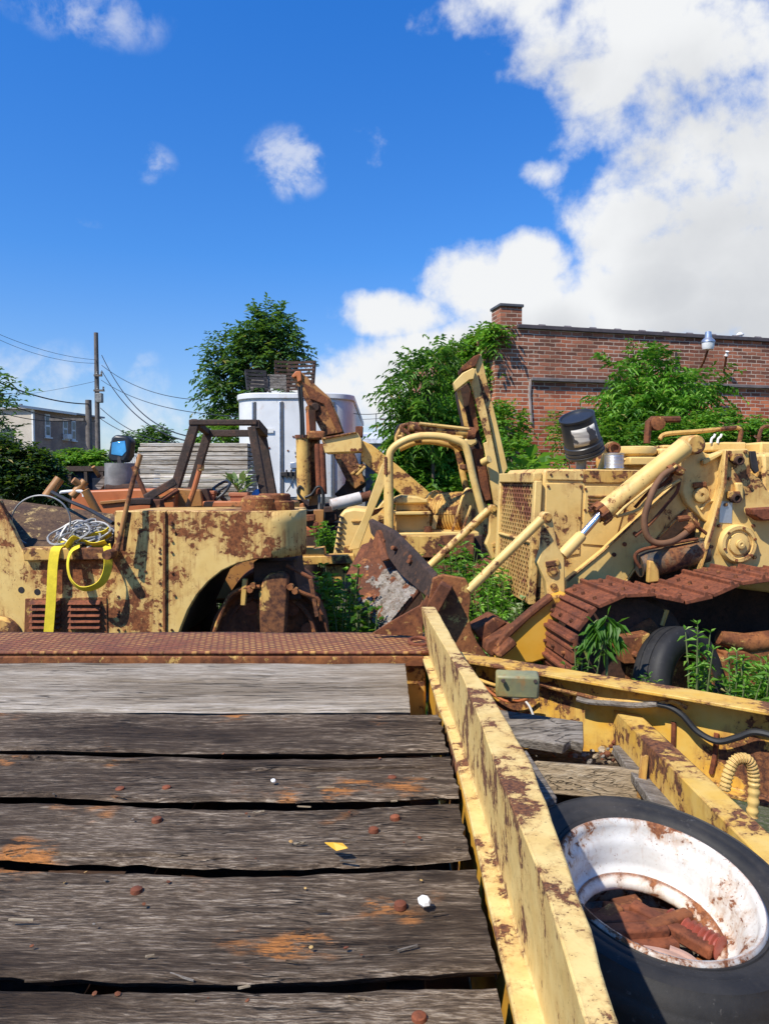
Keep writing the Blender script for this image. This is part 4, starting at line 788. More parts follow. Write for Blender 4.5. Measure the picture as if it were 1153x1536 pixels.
MB().tube([L6(735, 592, -.22), L6(900, 555, -.22)], [.05, .055], 20).build('cylinder_shell', M['yellow'], tl); MB().prism([L6(695, 612, -.33), L6(730, 620, -.33), L6(738, 695, -.33), L6(690, 700, -.33)], LV * .04).build('cylinder_lug', M['yellow_rusty'], tl, .01)
def bell(v, th, nm='bell_crank'):
    pts = [(284, 440), (296, 426), (318, 430), (330, 470), (345, 555), (372, 600), (376, 745), (345, 815), (318, 812), (310, 760), (300, 690), (268, 622), (286, 570)]
    base = [L6(x, y, -.33) for x, y in pts]
    return MB().prism([p + LV * (v + .33) for p in base], LV * th).build(nm, M['yellow'], LD, .008)
b1 = bell(-.33, .07); b2 = bell(1.02, .07)
for v in (-.33, 1.02):
    dv = LV * (v + .33)
    for (zx, zy), r in (((306, 450), .03), ((326, 650), .038), ((330, 712), .022)): MB().lathe([(.001, .022), (r * .6, .022), (r * .6, .01), (r, .01), (r, 0)], L6(zx, zy, -.33) + dv, -LV, 22).build('pin', M['yellow_rusty'], b1 if v < 0 else b2)
    MB().bar(L6(300, 628, -.335) + dv, L6(352, 620, -.335) + dv, .02, .035).build('keeper_plate', M['yellow_rusty'], b1 if v < 0 else b2, .006)
MB().bar(Lz(-.02, -.3, L6(306, 450, -.33).z), Lz(-.02, 1.05, L6(306, 450, -.33).z), .05, .05).build('cross_shaft', M['rust'], LD) if False else None
# tilt rods reach from the bell cranks to the bucket
r0, r1 = L6(285, 455, -.37), Lp((702, 886), -.37); MB().tube([r0, r1], [.03, .028], 16).build('tilt_rod', M['yellow'], LD)
f0 = L6(285, 455, -.33) + LV * 1.37; f1 = Lp((642, 851), 1.04); MB().tube([f0, f1], [.032, .032], 16).build('tilt_rod', M['yellow'], LD)
# lower boom end with hinge lugs
lobe = Lplate('boom_foot', [(378, 735), (376, 790), (330, 900), (312, 985), (250, 1005), (165, 1003), (105, 985), (150, 905), (250, 815), (320, 755)], -.42, .10, 'yellow_deep', None, .01)
Lplate('worn_edge', [(325, 742), (330, 764), (245, 832), (160, 912), (128, 955), (112, 940), (150, 885), (250, 800)], -.45, .08, 'rust', lobe, .01)
for pts, v in (([(25, 880), (110, 828), (155, 850), (60, 925)], -.30), ([(75, 925), (180, 862), (205, 890), (95, 985), (70, 960)], -.40), ([(110, 975), (175, 910), (195, 935), (130, 990)], -.52)): Lplate('hinge_block', pts, v, .22, 'rust', lobe, .012)
# tracks
def track(v0, wdt, nm):
    P = [(.10, .20), (.0, .32), (-.05, .50), (-.055, .66), (-.02, .79), (.07, .89), (.20, .95), (.34, .965), (.47, .945), (.58, .925), (.72, .95), (.92, 1.02), (1.15, 1.035), (1.5, 1.01), (1.9, .98), (2.4, .97), (2.7, .85), (2.85, .6), (2.75, .33), (2.5, .15), (1.8, .09), (1.0, .08), (.5, .09), (.25, .12), (.10, .20)]
    o0 = Lz(0, 0, 0)
    pts = smooth_path([V((a, 0, z)) for a, z in P], 12); out = [pts[0]]; acc = 0; pitch = .172; sh = []
    for a, b in zip(pts, pts[1:]):
        seg = (b - a).length; acc += seg
        if acc >= pitch: sh.append((b.copy(), (b - a).normalized())); acc -= pitch
    tr = None
    for p, d in sh:
        n = V((d.z, 0, -d.x)); n = -n if n.dot(p - V((1.0, 0, .5))) < 0 else n
        dd = LU * d.x + V((0, 0, d.z)); nn = LU * n.x + V((0, 0, n.z)); c = Lz(p.x, v0, p.z); j = random.uniform(-.012, .012)
        mb = MB(); h = .081
        mb.prism([c - dd * h - nn * .012, c + dd * h - nn * .012, c + dd * h + nn * .012, c + dd * (h - .022) + nn * .014, c + dd * (h - .026) + nn * .036, c + dd * (h - .045) + nn * .036, c + dd * (h - .05) + nn * .014, c + dd * .005 + nn * .012, c + dd * .0 + nn * .019, c - dd * .016 + nn * .019, c - dd * .02 + nn * .012, c - dd * h + nn * .012], LV * (wdt + j))
        tr = mb.build('track_shoe', M['rust_red'], LD, .004)
        if nm == 'near':
            for q in (.12, .3, .44): MB().lathe([(.001, .02), (.011, .018), (.012, 0)], c - dd * .05 + LV * q + nn * .012, nn, 8).build('shoe_bolt', M['rust'], tr)
    # links behind the shoes
    mb = MB()
    for q in (.18, .34):
        for (p, d), (p2, d2) in zip(sh, sh[1:]): mb.bar(Lz(p.x, v0 + q, p.z), Lz(p2.x, v0 + q, p2.z), .04, .06, LV) if False else None
track(-.88, .56, 'near'); track(1.2, .5, 'far')
# front idler, track frame, rollers
MB().lathe([(.06, -.03), (.33, -.03), (.36, 0), (.36, .12), (.33, .15), (.06, .15)], Lz(.32, -.70, .59), LV, 40).build('idler_wheel', M['rust_dark'], LD)
fr = MB().prism([Lz(.3, -.80, .40), Lz(2.6, -.80, .40), Lz(2.6, -.80, .60), Lz(.9, -.80, .60), Lz(.3, -.80, .54)], LV * .3).build('track_frame', M['rust_pale'], LD, .015)
for i in range(5): MB().lathe([(.02, -.02), (.11, -.02), (.11, .1), (.02, .1)], Lz(.75 + i * .42, -.78, .24), LV, 22).build('roller', M['rust'], fr)
MB().prism([L6(580, 905, -.86), L6(640, 900, -.86), L6(700, 890, -.86), L6(700, 1010, -.86), L6(600, 1010, -.86)], LV * .1).build('idler_bracket', M['rust_pale'], fr, .01); MB().lathe([(.001, .03), (.012, .03), (.02, .0)], L6(640, 970, -.86), -LV, 8).build('bolt', M['rust'], fr)
Lplate('frame_guard', [(540, 920), (700, 830), (745, 880), (740, 960), (590, 1000)], -.74, .05, 'rust_pale', fr, .01)
MB().tube([L6(740, 860, -.72), L6(760, 800, -.72)], .018, 8).build('rod', M['yellow_rusty'], fr)
mb = MB(); mb.prism([L6(980, 960, -.80), L6(1300, 945, -.80), L6(1300, 1050, -.80), L6(1000, 1060, -.80)], LV * .12); mb.build('step_plate', M['rust_pale'], fr, .012)
MB().tube([L6(960, 905, -.76), L6(1060, 930, -.76), L6(1300, 900, -.76)], [.04, .06, .055], 14).build('recoil_rod', M['rust_pale'], fr)
for q in ((350, 905, -.90), (375, 890, -.90), (395, 930, -.9), (345, 925, -.9)): pass
c0 = [(340, 862), (408, 905), (385, 935), (322, 895)]
# bucket in front, with dried concrete
BK = MB().prism([at(x, y, 4.46) for x, y in [(649, 868), (664, 862), (698, 868), (704, 880), (706, 900), (703, 925), (707, 945), (716, 965), (735, 990), (640, 1010), (636, 925), (643, 900)]], (0, .05, 0)).build('bucket', M['rust_pale'], LD, .006)
MB().prism([at(660, 874, 4.34), at(677, 884, 4.34), at(657, 921, 4.34), at(641, 906, 4.34)], (.02, .13, 0)).build('hinge_box', M['rust'], BK, .008)
MB().prism([at(552, 781, 5.75), at(589, 800, 5.35), at(620, 832, 4.95), at(650, 866, 4.55), at(643, 899, 4.52), at(600, 862, 5.0), at(556, 800, 5.7)], V((.03, .025, .02))).build('cutting_edge', rusty('blackened brown blade', (.022, .014, .011), (.06, .034, .024), (.10, .045, .022), 2.0), BK, .006)
for px, py, Y in ((567, 800, 5.6), (575, 812, 5.45), (590, 822, 5.2), (614, 842, 4.95), (616, 836, 5.0)): MB().lathe([(.001, .015), (.016, .012), (.018, -.02)], at(px, py, Y - .03), (-.6, -.7, .3), 8).build('edge_bolt', M['rust'], BK)
def bilerp(q, u, v): return (q[0] * (1 - u) + q[1] * u) * (1 - v) + (q[3] * (1 - u) + q[2] * u) * v
back = [at(556, 806, 5.7), at(606, 838, 5.05), at(645, 905, 4.56), at(522, 892, 5.25)]
back2 = [at(556, 806, 5.7), at(626, 884, 4.75), at(572, 950, 4.55), at(520, 888, 5.3)]
def shell(u, v): return bilerp(back2, u, v) + V((.06, .24, -.10)) * math.sin(math.pi * min(1, max(0, u))) * .55
mb = MB(); mb.grid(shell, 30, 30); mb.build('bucket_shell', M['rust'], BK, solid=.03)
cc0 = at(592, 902, 4.75)
def conc(u, v):
    P = shell(u, v); q = at(590, 900, P.y); r = math.hypot((P.x - q.x) / .17, (P.z - q.z) / .24); nz_ = mnoise.fractal(V((u * 8, v * 5 + u * 3, 2)), .7, 2.1, 6)
    return P + V((-.25, -.9, .35)) * max(-.02, min(.045, .030 * (1.0 - r) + .034 * nz_ + .004 * mnoise.noise(V((u * 60, v * 60, 0)))))
mb = MB(); mb.grid(conc, 130, 130); mb.build('dried_concrete', M['concrete'], BK, recalc=False, smooth=60)
MB().prism([at(565, 795, 5.5), at(582, 838, 5.25), at(572, 842, 5.25), at(558, 815, 5.5)], V((.05, .05, 0))).build('bucket_rib', M['rust'], BK)
MB().prism([at(511, 879, 5.25), at(540, 822, 5.75), at(551, 818, 5.75), at(526, 886, 5.2)], V((.01, .05, .02))).build('side_plate', M['rust'], BK, .006)
MB().prism([at(634, 905, 4.5), at(641, 892, 4.5), at(648, 930, 4.48), at(620, 945, 4.48)], (0, .04, 0)).build('heel_plate', M['rust'], BK, .004)
# things standing on the loader: pail, tin
pc = L6(452, 205, .25); pd = (L6(402, 58, .25) - pc); pl_ = pd.length; pdn = (pd.normalized() + V((0, -.34, .0))).normalized()
PL = thing('plastic_pail', pc, 'black plastic pail upside down over the exhaust pipe of loader', 'pail')
MB().lathe([(.118, 0), (.134, .004), (.136, .02), (.128, .024), (.134, .028), (.134, .048), (.127, .052), (.134, .056), (.133, .085), (.126, .09), (.118, pl_ - .012), (.122, pl_ - .008), (.122, pl_ + .004), (.112, pl_ + .006), (.104, pl_ - .006), (.02, pl_ - .004)], pc, pdn, 48).build('pail_body', M['black_plastic'], PL, smooth=40)
s = NT('worn paper label'); p = s.g.outputs['Position']; sx_ = s.n('ShaderNodeSeparateXYZ'); s.l(p, sx_.inputs[0])
bd = s.step(s.noise(s.pos((3, 3, 60)), 1.0, 2, .5), .5, .54); bl = s.step(s.noise(p, 14, 2, .4), .55, .58)
col = s.mix(s.math('MULTIPLY', bd, .55), (.62, .58, .5), (.28, .25, .23)); col = s.mix(bl, col, (.06, .06, .065)); s.fin(col, .6)
a_, b_ = frame(pdn); mb = MB(); tgt = (CAM - pc).normalized(); q0 = math.atan2(tgt.dot(b_), tgt.dot(a_))
def lf(u, v):
    q = q0 + (-.95 + 1.45 * u) * (1 if (a_.cross(b_)).dot(pdn) > 0 else -1) * -1
    h = .11 + .125 * v; r = .1262 - (.008) * (h - .09) / (pl_ - .1) + .0015
    return pc + pdn * h + (a_ * math.cos(q) + b_ * math.sin(q)) * r
mb.grid(lf, 24, 4); mb.build('paper_label', s.m, PL, solid=-.0008)
tcn = L6(560, 262, .18); TN = thing('tin_can', tcn, 'ribbed shiny tin can standing upside down on loader hood', 'can'); hh = L6(560, 203, .18).z - tcn.z; prof = [(.0, 0), (.066, 0), (.069, .004)]
for i in range(9): z = .01 + (hh - .02) * i / 9; prof += [(.067, z), (.0655, z + (hh - .02) / 18)]
prof += [(.067, hh - .008), (.07, hh - .004), (.07, hh), (.062, hh), (.061, hh - .006), (.001, hh - .006)]
MB().lathe(prof, tcn, (0, 0, 1), 36).build('can_body', M['zinc'], TN, smooth=30)
# old tyre leaning under the track
oc = at(1052, 1030, 4.0) ; oc = oc + V((-.115, .02, -.0)); oax = V((.58, -.80, .14)).normalized()
OT = thing('old_tyre', (oc.x, oc.y, 0), 'worn black tyre standing on edge among weeds under the loader track', 'tyre')
MB().lathe([(.19, .07), (.20, .085), (.24, .10), (.29, .095), (.315, .075), (.322, .05), (.323, .03), (.317, .028), (.317, .018), (.323, .016), (.325, 0), (.323, -.02), (.317, -.022), (.317, -.034), (.323, -.036), (.32, -.06), (.30, -.085), (.24, -.1), (.2, -.085), (.19, -.07), (.21, -.06), (.27, -.05), (.29, 0), (.27, .05), (.21, .06)], oc, oax, 72, True).build('tyre_body', M['rubber'], OT, smooth=40)
mb = MB(); a_, b_ = frame(oax)
for i in range(60):
    for h_ in (-.055, .05):
        q = 2 * math.pi * (i + (0 if h_ < 0 else .5)) / 60; mb.box(oc + (a_ * math.cos(q) + b_ * math.sin(q)) * .318 + oax * h_, (.012, .012, .02), (q, .4, q))
MB().lathe([(.186, .06), (.192, .085), (.2, .088), (.196, .07), (.19, .05)], oc, oax, 60, True).build('bead_ring', M['rust'], OT)
# ---------------------------------------------------------------- road roller at the left
ZA = zm(0, 660, 4.435); ZB = zm(240, 600, 4.265); RY = 4.2
RO = thing('road_roller', (-1.2, 4.8, 0), 'rust spotted yellow road roller with arched yoke over a brown drum', 'road roller')
def fp(name, pts, Y, th, mat, parent, bev=.006, f=None):
    return MB().prism([at(*(f(x, y) if f else (x, y)), Y) for x, y in pts], (0, th, 0)).build(name, M[mat] if isinstance(mat, str) else mat, parent, bev)
ry = M['yellow_roller']
fp('side_panel', [(-190, 748), (-2, 750), (34, 826), (166, 828), (172, 812), (172, 766), (250, 766), (250, 962), (-190, 962)], RY, .05, ry, RO)
# yoke: flat side, then a rounded nose
arch = [(265, 960), (272, 940), (282, 915), (295, 893), (312, 873), (333, 856), (357, 845), (385, 839), (408, 837)]
fp('yoke_side', [(250.5, 766), (408, 767)] + arch[::-1] + [(250.5, 962)], RY + .004, .05, ry, RO)
a_ = at(408, 767, RY + .004); b_ = at(408, 837, RY + .004); mb = MB(); rr_ = .24; cx_ = a_.x - .06
def nose(u, v):
    q = u * math.pi * .62; return V((a_.x - .02 + math.sin(q) * .185, RY + .004 + .5 * (1 - math.cos(q)) * .55, b_.z + (a_.z - b_.z) * v))
mb.grid(nose, 20, 4); mb.build('yoke_nose', ry, RO, solid=.04)
zt_ = a_.z; MB().prism([at(170, 766, RY + .06) + V((0, 0, -.03)), V((a_.x + .10, RY + .06, zt_ - .03)), V((a_.x + .10, RY + .9, zt_ - .03)), V((at(170, 766, RY).x, RY + .9, zt_ - .03))], (0, 0, .022)).build('top_plate', M['yellow_rusty'], RO, .006)
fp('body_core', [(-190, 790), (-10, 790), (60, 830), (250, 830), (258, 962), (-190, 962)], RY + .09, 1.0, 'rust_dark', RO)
fp('arch_shade_fill', [(262, 962), (300, 880), (340, 850), (408, 832), (408, 822), (255, 822), (252, 962)], RY + .055, .85, 'black_metal', RO)  # black filler: shade of the hollow under the yoke put into its colour
nb = at(0, 750, RY + .05)
MB().prism([at(4, 756, RY + .08), at(170, 768, RY + .08), at(166, 822, RY + .06), at(34, 824, RY + .06)], V((0, .03, 0))).build('bin_front_shadow', M['rust_dark'], RO) if False else None
mb = MB(); q = [at(36, 824, RY + .06), at(166, 824, RY + .06), at(178, 772, RY + .55), at(0, 748, RY + .55)]; mb.prism(q, (0, .03, -.02)); mb.build('bin_back', rusty('patchy rusted bin', (.06, .032, .02), (.13, .075, .035), (.36, .25, .1), 1.6), RO)
MB().prism([at(-4, 750, RY + .05), at(34, 826, RY + .05), at(34, 826, RY + .3), at(-4, 748, RY + .5)], (-.02, 0, 0)).build('bin_side', M['yellow_rusty'], RO, .004)
MB().prism([at(33, 822, RY - .035), at(158, 822, RY - .035), at(158, 840, RY - .035), at(36, 842, RY - .035)], (0, .10, 0)).build('ledge', M['yellow_rusty'], RO, .008)
fp('louver_panel', [(38, 898), (160, 896), (162, 962), (36, 962)], RY - .008, .01, 'rust_pale', RO, .003)
for i in range(5):
    for x0, x1 in ((46, 92), (104, 152)):
        mb = MB(); p0, p1 = at(x0, 903 + i * 9, RY - .012), at(x1, 903 + i * 9, RY - .012); mb.prism([p0 + V((0, 0, .012)), p0 + V((0, -.028, -.012)), p0 + V((0, 0, -.012))], p1 - p0); mb.build('louver', M['rust_red'], RO, .003)
for px, py in ((32, 885), (56, 888)): MB().lathe([(.018, .002), (.018, .03), (.001, .03)], at(px, py, RY - .004), (0, 1, 0), 16).build('bolt_hole', M['black_metal'], RO)
MB().lathe([(.001, .04), (.10, .03), (.12, 0)], at(2, 955, RY - .01), (0, -1, 0), 24).build('round_cover', M['yellow_rusty'], RO)
for k in range(34): MB().lathe([(.001, .007), (.007, .005), (.008, 0)], at(random.choice([178, 240, 258, 262, random.uniform(10, 240)]) , random.uniform(780, 945) if k < 26 else 945, RY - .001), (0, -1, 0), 8).build('rivet', M['rust'], RO)
MB().tube([at(247, 768, RY - .002), at(247, 850, RY - .004), at(247, 960, RY - .002)], .010, 6).build('corner_weld', M['rust_pale'], RO)
# lever on the side and cap on the yoke
lv = MB().tube([at(176, 826, RY - .10), at(190, 762, RY - .08), at(200, 720, RY - .05), at(211, 682, RY - .02)], [.014, .0135, .013, .015], 12).build('lever', M['orange_brown'], RO)
MB().lathe([(.001, .14), (.026, .14), (.028, .12), (.028, -.04)], at(174, 829, RY), (0, -1, 0), 20).build('pivot_pin', M['yellow_rusty'], lv)
MB().bar(at(193, 768, RY - .06), at(184, 826, RY - .06), .035, .012).build('lever_plate', M['yellow_rusty'], lv, .003)
c = at(412, 764, RY + .45); MB().lathe([(.01, -.02), (.12, -.02), (.125, 0), (.122, .05), (.10, .058), (.10, .09), (.09, .1), (.06, .085), (.01, .085)], c, (0, 0, 1), 36).build('king_pin_cap', M['rust_pale'], RO); MB().lathe([(.01, -.02), (.10, -.02), (.1, .07), (.07, .09), (.01, .09)], c + V((-.09, -.1, 0)), (0, 0, 1), 32).build('king_pin_cap', M['rust_pale'], RO)
# drum
dc = at(405, 960, 4.37); dax = V((-.10, 1, 0)).normalized()
dr = MB().lathe([(.02, .06), (.19, .06), (.305, .05), (.328, .02), (.336, -.005), (.350, -.005), (.356, .02), (.356, 1.15), (.02, 1.15)], dc, dax, 72).build('drum', M['rust'], RO, smooth=40)
for q in (.3, 1.0, 2.1, 2.7): MB().lathe([(.001, -.03), (.02, -.028), (.026, -.01), (.045, -.008), (.046, .02)], dc + V((math.cos(q) * .24, 0, math.sin(q) * .24 - .02)) + dax * .06, -dax, 12).build('drum_bolt', M['rust_red'], dr)
MB().tube([dc + V((.27 * math.cos(t), -.01, .27 * math.sin(t))) + dax * .05 for t in [i * math.pi / 24 for i in range(25)]], .016, 6).build('drum_rib', M['rust'], dr)
dp = MB().prism([at(390, 962, 4.275), at(388, 890, 4.275), at(394, 870, 4.275), at(402, 862, 4.28), at(424, 858, 4.28), at(432, 866, 4.275), at(428, 962, 4.275)], (0, .10, 0)).build('drum_fork', M['yellow_rusty'], RO, .014)
MB().prism([at(380, 842, 4.37), at(440, 842, 4.37), at(442, 862, 4.37), at(452, 900, 4.37), at(380, 900, 4.37)], (0, .5, 0)).build('fork_crown', M['rust_dark'], RO, .01)
MB().tube(smooth_path([at(318, 958, 4.30), at(330, 925, 4.30), at(345, 893, 4.30), at(368, 882, 4.285), at(390, 880, 4.275)], 4), .012, 8).build('scraper_bar', M['rust_pale'], RO); MB().tube(smooth_path([at(430, 880, 4.28), at(455, 890, 4.30), at(478, 900, 4.32), at(474, 920, 4.32)], 4), .012, 8).build('scraper_bar', M['rust_pale'], RO)
MB().bar(at(368, 868, 4.29), at(365, 908, 4.29), .03, .03).build('scraper_link', M['yellow_rusty'], RO, .004); MB().bar(at(466, 868, 4.32), at(476, 925, 4.32), .025, .03).build('scraper_link', M['yellow_rusty'], RO, .004); MB().tube([at(430, 848, 4.34), at(468, 868, 4.32)], .012, 8).build('scraper_link', M['rust'], RO)
for px, py in ((376, 884), (436, 880), (380, 878), (443, 886)): MB().lathe([(.001, .03), (.018, .03), (.018, -.03)], at(px, py, 4.275), (0, -1, 0), 8).build('scraper_bolt', M['rust_pale'], RO)
# strap, cable coil on the roller
def strap(pix, w_, name, par):
    pts = smooth_path([at(*p) for p in pix], 6); n = len(pts); ws = []
    for i in range(n): ws.append(V((w_, 0, 0)) if not callable(w_) else w_(i / (n - 1)))
    return MB().ribbon(pts, ws, .004).build(name, M['strap'], par)
ST = thing('ratchet_strap', at(105, 822, RY), 'bright yellow webbing strap draped over the roller ledge in loops', 'strap')
strap([(100, 812, RY + .05), (92, 818, RY - .0), (84, 824, RY - .045), (80, 845, RY - .055), (78, 880, RY - .06), (76, 915, RY - .06), (73, 952, RY - .055)], .055, 'hanging_tail', ST)
pts = smooth_path([at(*p) for p in [(120, 818, RY - .02), (108, 826, RY - .06), (102, 845, RY - .09), (106, 868, RY - .11), (120, 882, RY - .12), (138, 882, RY - .12), (154, 872, RY - .10), (162, 852, RY - .08), (162, 830, RY - .05), (160, 818, RY)]], 6)
n = len(pts); ws = [V((.05 * math.cos(t), -.012, .05 * math.sin(t))) for t in [(-.15 + .3 * i / n) for i in range(n)]]
ws = []
for i in range(n):
    d = (pts[min(i + 1, n - 1)] - pts[max(i - 1, 0)]).normalized(); side = V((d.z, 0, -d.x)).normalized(); ws.append((side * .030 + V((0, .045, 0))))
MB().ribbon(pts, ws, .004).build('hanging_loop', M['strap'], ST)
strap([(100, 822, RY - .04), (112, 808, RY - .02), (125, 812, RY + .01), (142, 818, RY + .01), (160, 814, RY + .0)], lambda t: V((.0, .05, -.035)), 'top_fold', ST); strap([(120, 812, RY + .12), (140, 806, RY + .1), (158, 802, RY + .08), (166, 796, RY + .08)], lambda t: V((.0, .06, -.05)), 'folded_end', ST)
CO = thing('cable_coil', at(125, 815, RY + .15), 'tangled heap of grey wire cable lying in the roller bin', 'cable')
for k in range(16):
    c = V((random.uniform(98, 152), random.uniform(796, 812), RY + random.uniform(.02, .25))); q0 = random.uniform(0, 6); rx, ry2 = random.uniform(16, 34), random.uniform(6, 16); tl_ = random.uniform(-.5, .2)
    pts = []
    for i in range(26):
        q = q0 + i * .33; x = rx * math.cos(q); y = ry2 * math.sin(q) * (1 + .2 * math.sin(q * 2.3)); pts.append(at(c.x + x, c.y + y + tl_ * x, c.z + .06 * math.sin(q * 1.3)))
    MB().tube(pts, .006, 6).build('strand', M['wire_grey'], CO)
MB().tube(smooth_path([at(*p) for p in [(80, 812, RY + .1), (95, 800, RY + .05), (100, 790, RY + .05), (92, 805, RY + .02), (105, 815, RY), (85, 818, RY + .02)]], 6), .008, 6).build('strand', M['wire_grey'], CO)
mb = MB(); mb.tube([at(62 + 44 * math.cos(t), 782 + 39 * math.sin(t), RY + .08 + .05 * math.sin(t)) for t in [i * math.pi * 2 / 60 for i in range(61)]], .005, 6, False); tag(mb.build('wire_hoop', M['wire_grey']), 'single large loop of grey wire standing in the roller bin', 'wire')
mb = MB(); mb.tube(smooth_path([at(*p) for p in [(78, 738, RY + .5), (105, 752, RY + .4), (135, 765, RY + .3), (170, 785, RY + .1)]], 6), .012, 8); tag(mb.build('black_hose', M['rubber_black']), 'black hose lying across the rusty roller bin', 'hose')
# ---------------------------------------------------------------- orange tractor with canopy frame behind the roller
OY = 5.9
OG = thing('orange_tractor', at(260, 900, OY + .3), 'orange paving tractor with sooty black canopy frame behind the roller', 'tractor')
bm_ = rusty('sooty brown frame', (.04, .028, .022), (.07, .042, .03), (.10, .05, .03), 2.0)
def beam2(a, b, w_=.07, h=.07, nm='canopy_post', mat=None): return MB().bar(at(*a), at(*b), w_, h).build(nm, mat or bm_, OG, .006)
beam2((378, 640, OY), (400, 762, OY), .066, .07); beam2((393, 650, OY + .7), (414, 765, OY + .7), .066, .07); beam2((293, 636, OY), (262, 735, OY), .064, .07); beam2((312, 651, OY + .7), (286, 740, OY + .7), .064, .07)
MB().box(at(336, 634, OY), (.54, .08, .045)).build('canopy_beam', bm_, OG, .008)
MB().bar(at(383, 636, OY - .03), at(396, 650, OY + .74), .07, .07).build('canopy_beam', bm_, OG, .006); MB().bar(at(291, 633, OY - .03), at(312, 649, OY + .74), .05, .05).build('canopy_beam', bm_, OG, .006); MB().bar(at(306, 650, OY + .7), at(398, 650, OY + .7), .06, .06).build('canopy_beam', bm_, OG, .006)
fp('hood', [(108, 742), (125, 736), (190, 733), (262, 733), (262, 800), (100, 800)], OY - .25, .6, 'orange', OG, .015)
fp('hood_lip', [(150, 752), (262, 742), (262, 746), (150, 757)], OY - .27, .03, 'orange_brown', OG, .004)
fp('deck', [(262, 756), (390, 752), (430, 756), (430, 900), (262, 900)], OY - .1, .9, 'orange_brown', OG, .015); fp('deck_sill', [(304, 752), (386, 752), (386, 761), (304, 761)], OY - .22, .14, 'orange', OG, .008)
fp('deck_block', [(260, 732), (300, 735), (305, 760), (258, 764)], OY - .15, .25, 'orange_brown', OG, .01); fp('console', [(296, 735), (310, 732), (318, 758), (300, 760)], OY - .1, .2, 'rust_dark', OG, .01)
lw = MB(); lw.tube([at(282, 760, OY - .3), at(291, 735, OY - .3), at(301, 700, OY - .3)], [.022, .02, .02], 10); lw.build('lever', M['orange'], OG); MB().tube([at(301, 706, OY - .3), at(301.5, 697, OY - .3)], .026, 10).build('lever_grip', M['yellow_rusty'], OG)
MB().bar(at(218, 748, OY - .45), at(263, 722, OY - .4), .05, .06).build('control_arm', M['steel_dark'], OG, .008); MB().tube([at(200, 700, OY - .4), at(222, 750, OY - .42)], .018, 8).build('strut', M['rust'], OG)
MB().tube([at(236, 755, OY - .42), at(268, 735, OY - .4)], .018, 8).build('strut', M['rust_red'], OG); MB().box(at(216, 752, OY - .5), (.16, .16, .05)).build('linkage_plate', M['rust_dark'], OG, .01); MB().box(at(236, 757, OY - .5), (.08, .1, .08)).build('linkage_block', M['rust'], OG, .01)
for a_, b_, r_ in (((70, 745), (90, 718), .035), ((108, 745), (128, 722), .03), ((110, 720), (128, 732), .025), ((128, 735), (150, 775), .03), ((140, 700), (150, 715), .015)): MB().tube([at(*a_, OY - .6), at(*b_, OY - .55)], r_, 12).build('linkage_tube', M['orange_brown'], OG)
MB().tube(smooth_path([at(92, 740, OY - .6), at(95, 738, OY - .6), at(122, 737, OY - .6), at(126, 745, OY - .6)], 4), .012, 8).build('handle', M['white_wall'], OG)
MB().bar(at(148, 732, OY + .3), at(172, 706, OY + .3), .06, .05).build('wood_strut', M['wood_mid'], OG)
sk = MB().lathe([(.02, -.02), (.125, -.02), (.125, .2), (.11, .2), (.11, .15), (.02, .15)], at(182, 732, OY + .1), (0, 0, 1), 28).build('exhaust_stack', M['grey_metal'], OG)
MB().tube([at(160, 733, OY), at(215, 731, OY)], .035, 10).build('cross_tube', M['rust_dark'], OG)
sw = at(326, 738, OY + .1); swx = V((-.55, -.45, .75)).normalized(); a_, b_ = frame(swx); wh = MB().tube([sw + a_ * .13 * math.cos(t) + b_ * .13 * math.sin(t) for t in [i * math.pi / 16 for i in range(33)]], .012, 8, False).build('steering_wheel', M['black_plastic'], OG)
for q in (.3, 2.4, 4.5): MB().tube([sw, sw + a_ * .13 * math.cos(q) + b_ * .13 * math.sin(q)], .009, 6).build('spoke', M['black_plastic'], wh)
MB().tube([sw, sw - swx * .15], .02, 8).build('column', M['black_metal'], wh)
wl_ = MB().lathe([(.02, -.02), (.17, -.02), (.23, .02), (.25, .06), (.25, .16), (.02, .16)], at(352, 842, 6.6), (-.5, -1, .1), 36).build('wheel', M['orange'], OG); MB().lathe([(.25, -.02), (.36, 0), (.38, .1), (.36, .2), (.25, .2)], at(352, 842, 6.6), (-.5, -1, .1), 36, True).build('tyre', M['rubber'], wl_)
# work lamp standing on the stack, flower pots, blue scrap
lc = at(178, 675, OY + .1); LW = thing('work_lamp', at(180, 694, OY + .1), 'black work lamp with sky reflection painted on its lens on the stack', 'lamp')
ld_ = V((.25, -1, .12)).normalized(); MB().prism([lc + V(v) for v in [(-.095, .0, -.06), (-.06, 0, .10), (-.03, 0, .125), (.06, 0, .115), (.095, 0, .08), (.08, 0, -.05), (.05, 0, -.10), (-.06, 0, -.10)]], (.02, .1, 0)).build('housing', M['black_plastic'], LW, .02)
MB().prism([lc + V((.0, -.004, .01)) + V(v) for v in [(-.06, 0, -.045), (-.05, 0, .05), (.055, 0, .065), (.065, 0, -.02), (.03, 0, -.06)]], (0, .006, 0)).build('lens', plain('lens with painted sky reflection', (.08, .35, .7), .12, .6, .3, 6, 0), LW, .004); MB().tube([at(181, 697, OY + .1), at(179, 684, OY + .12)], .02, 8).build('stem', M['black_metal'], LW)  # the blue sky reflection is put into the lens colour
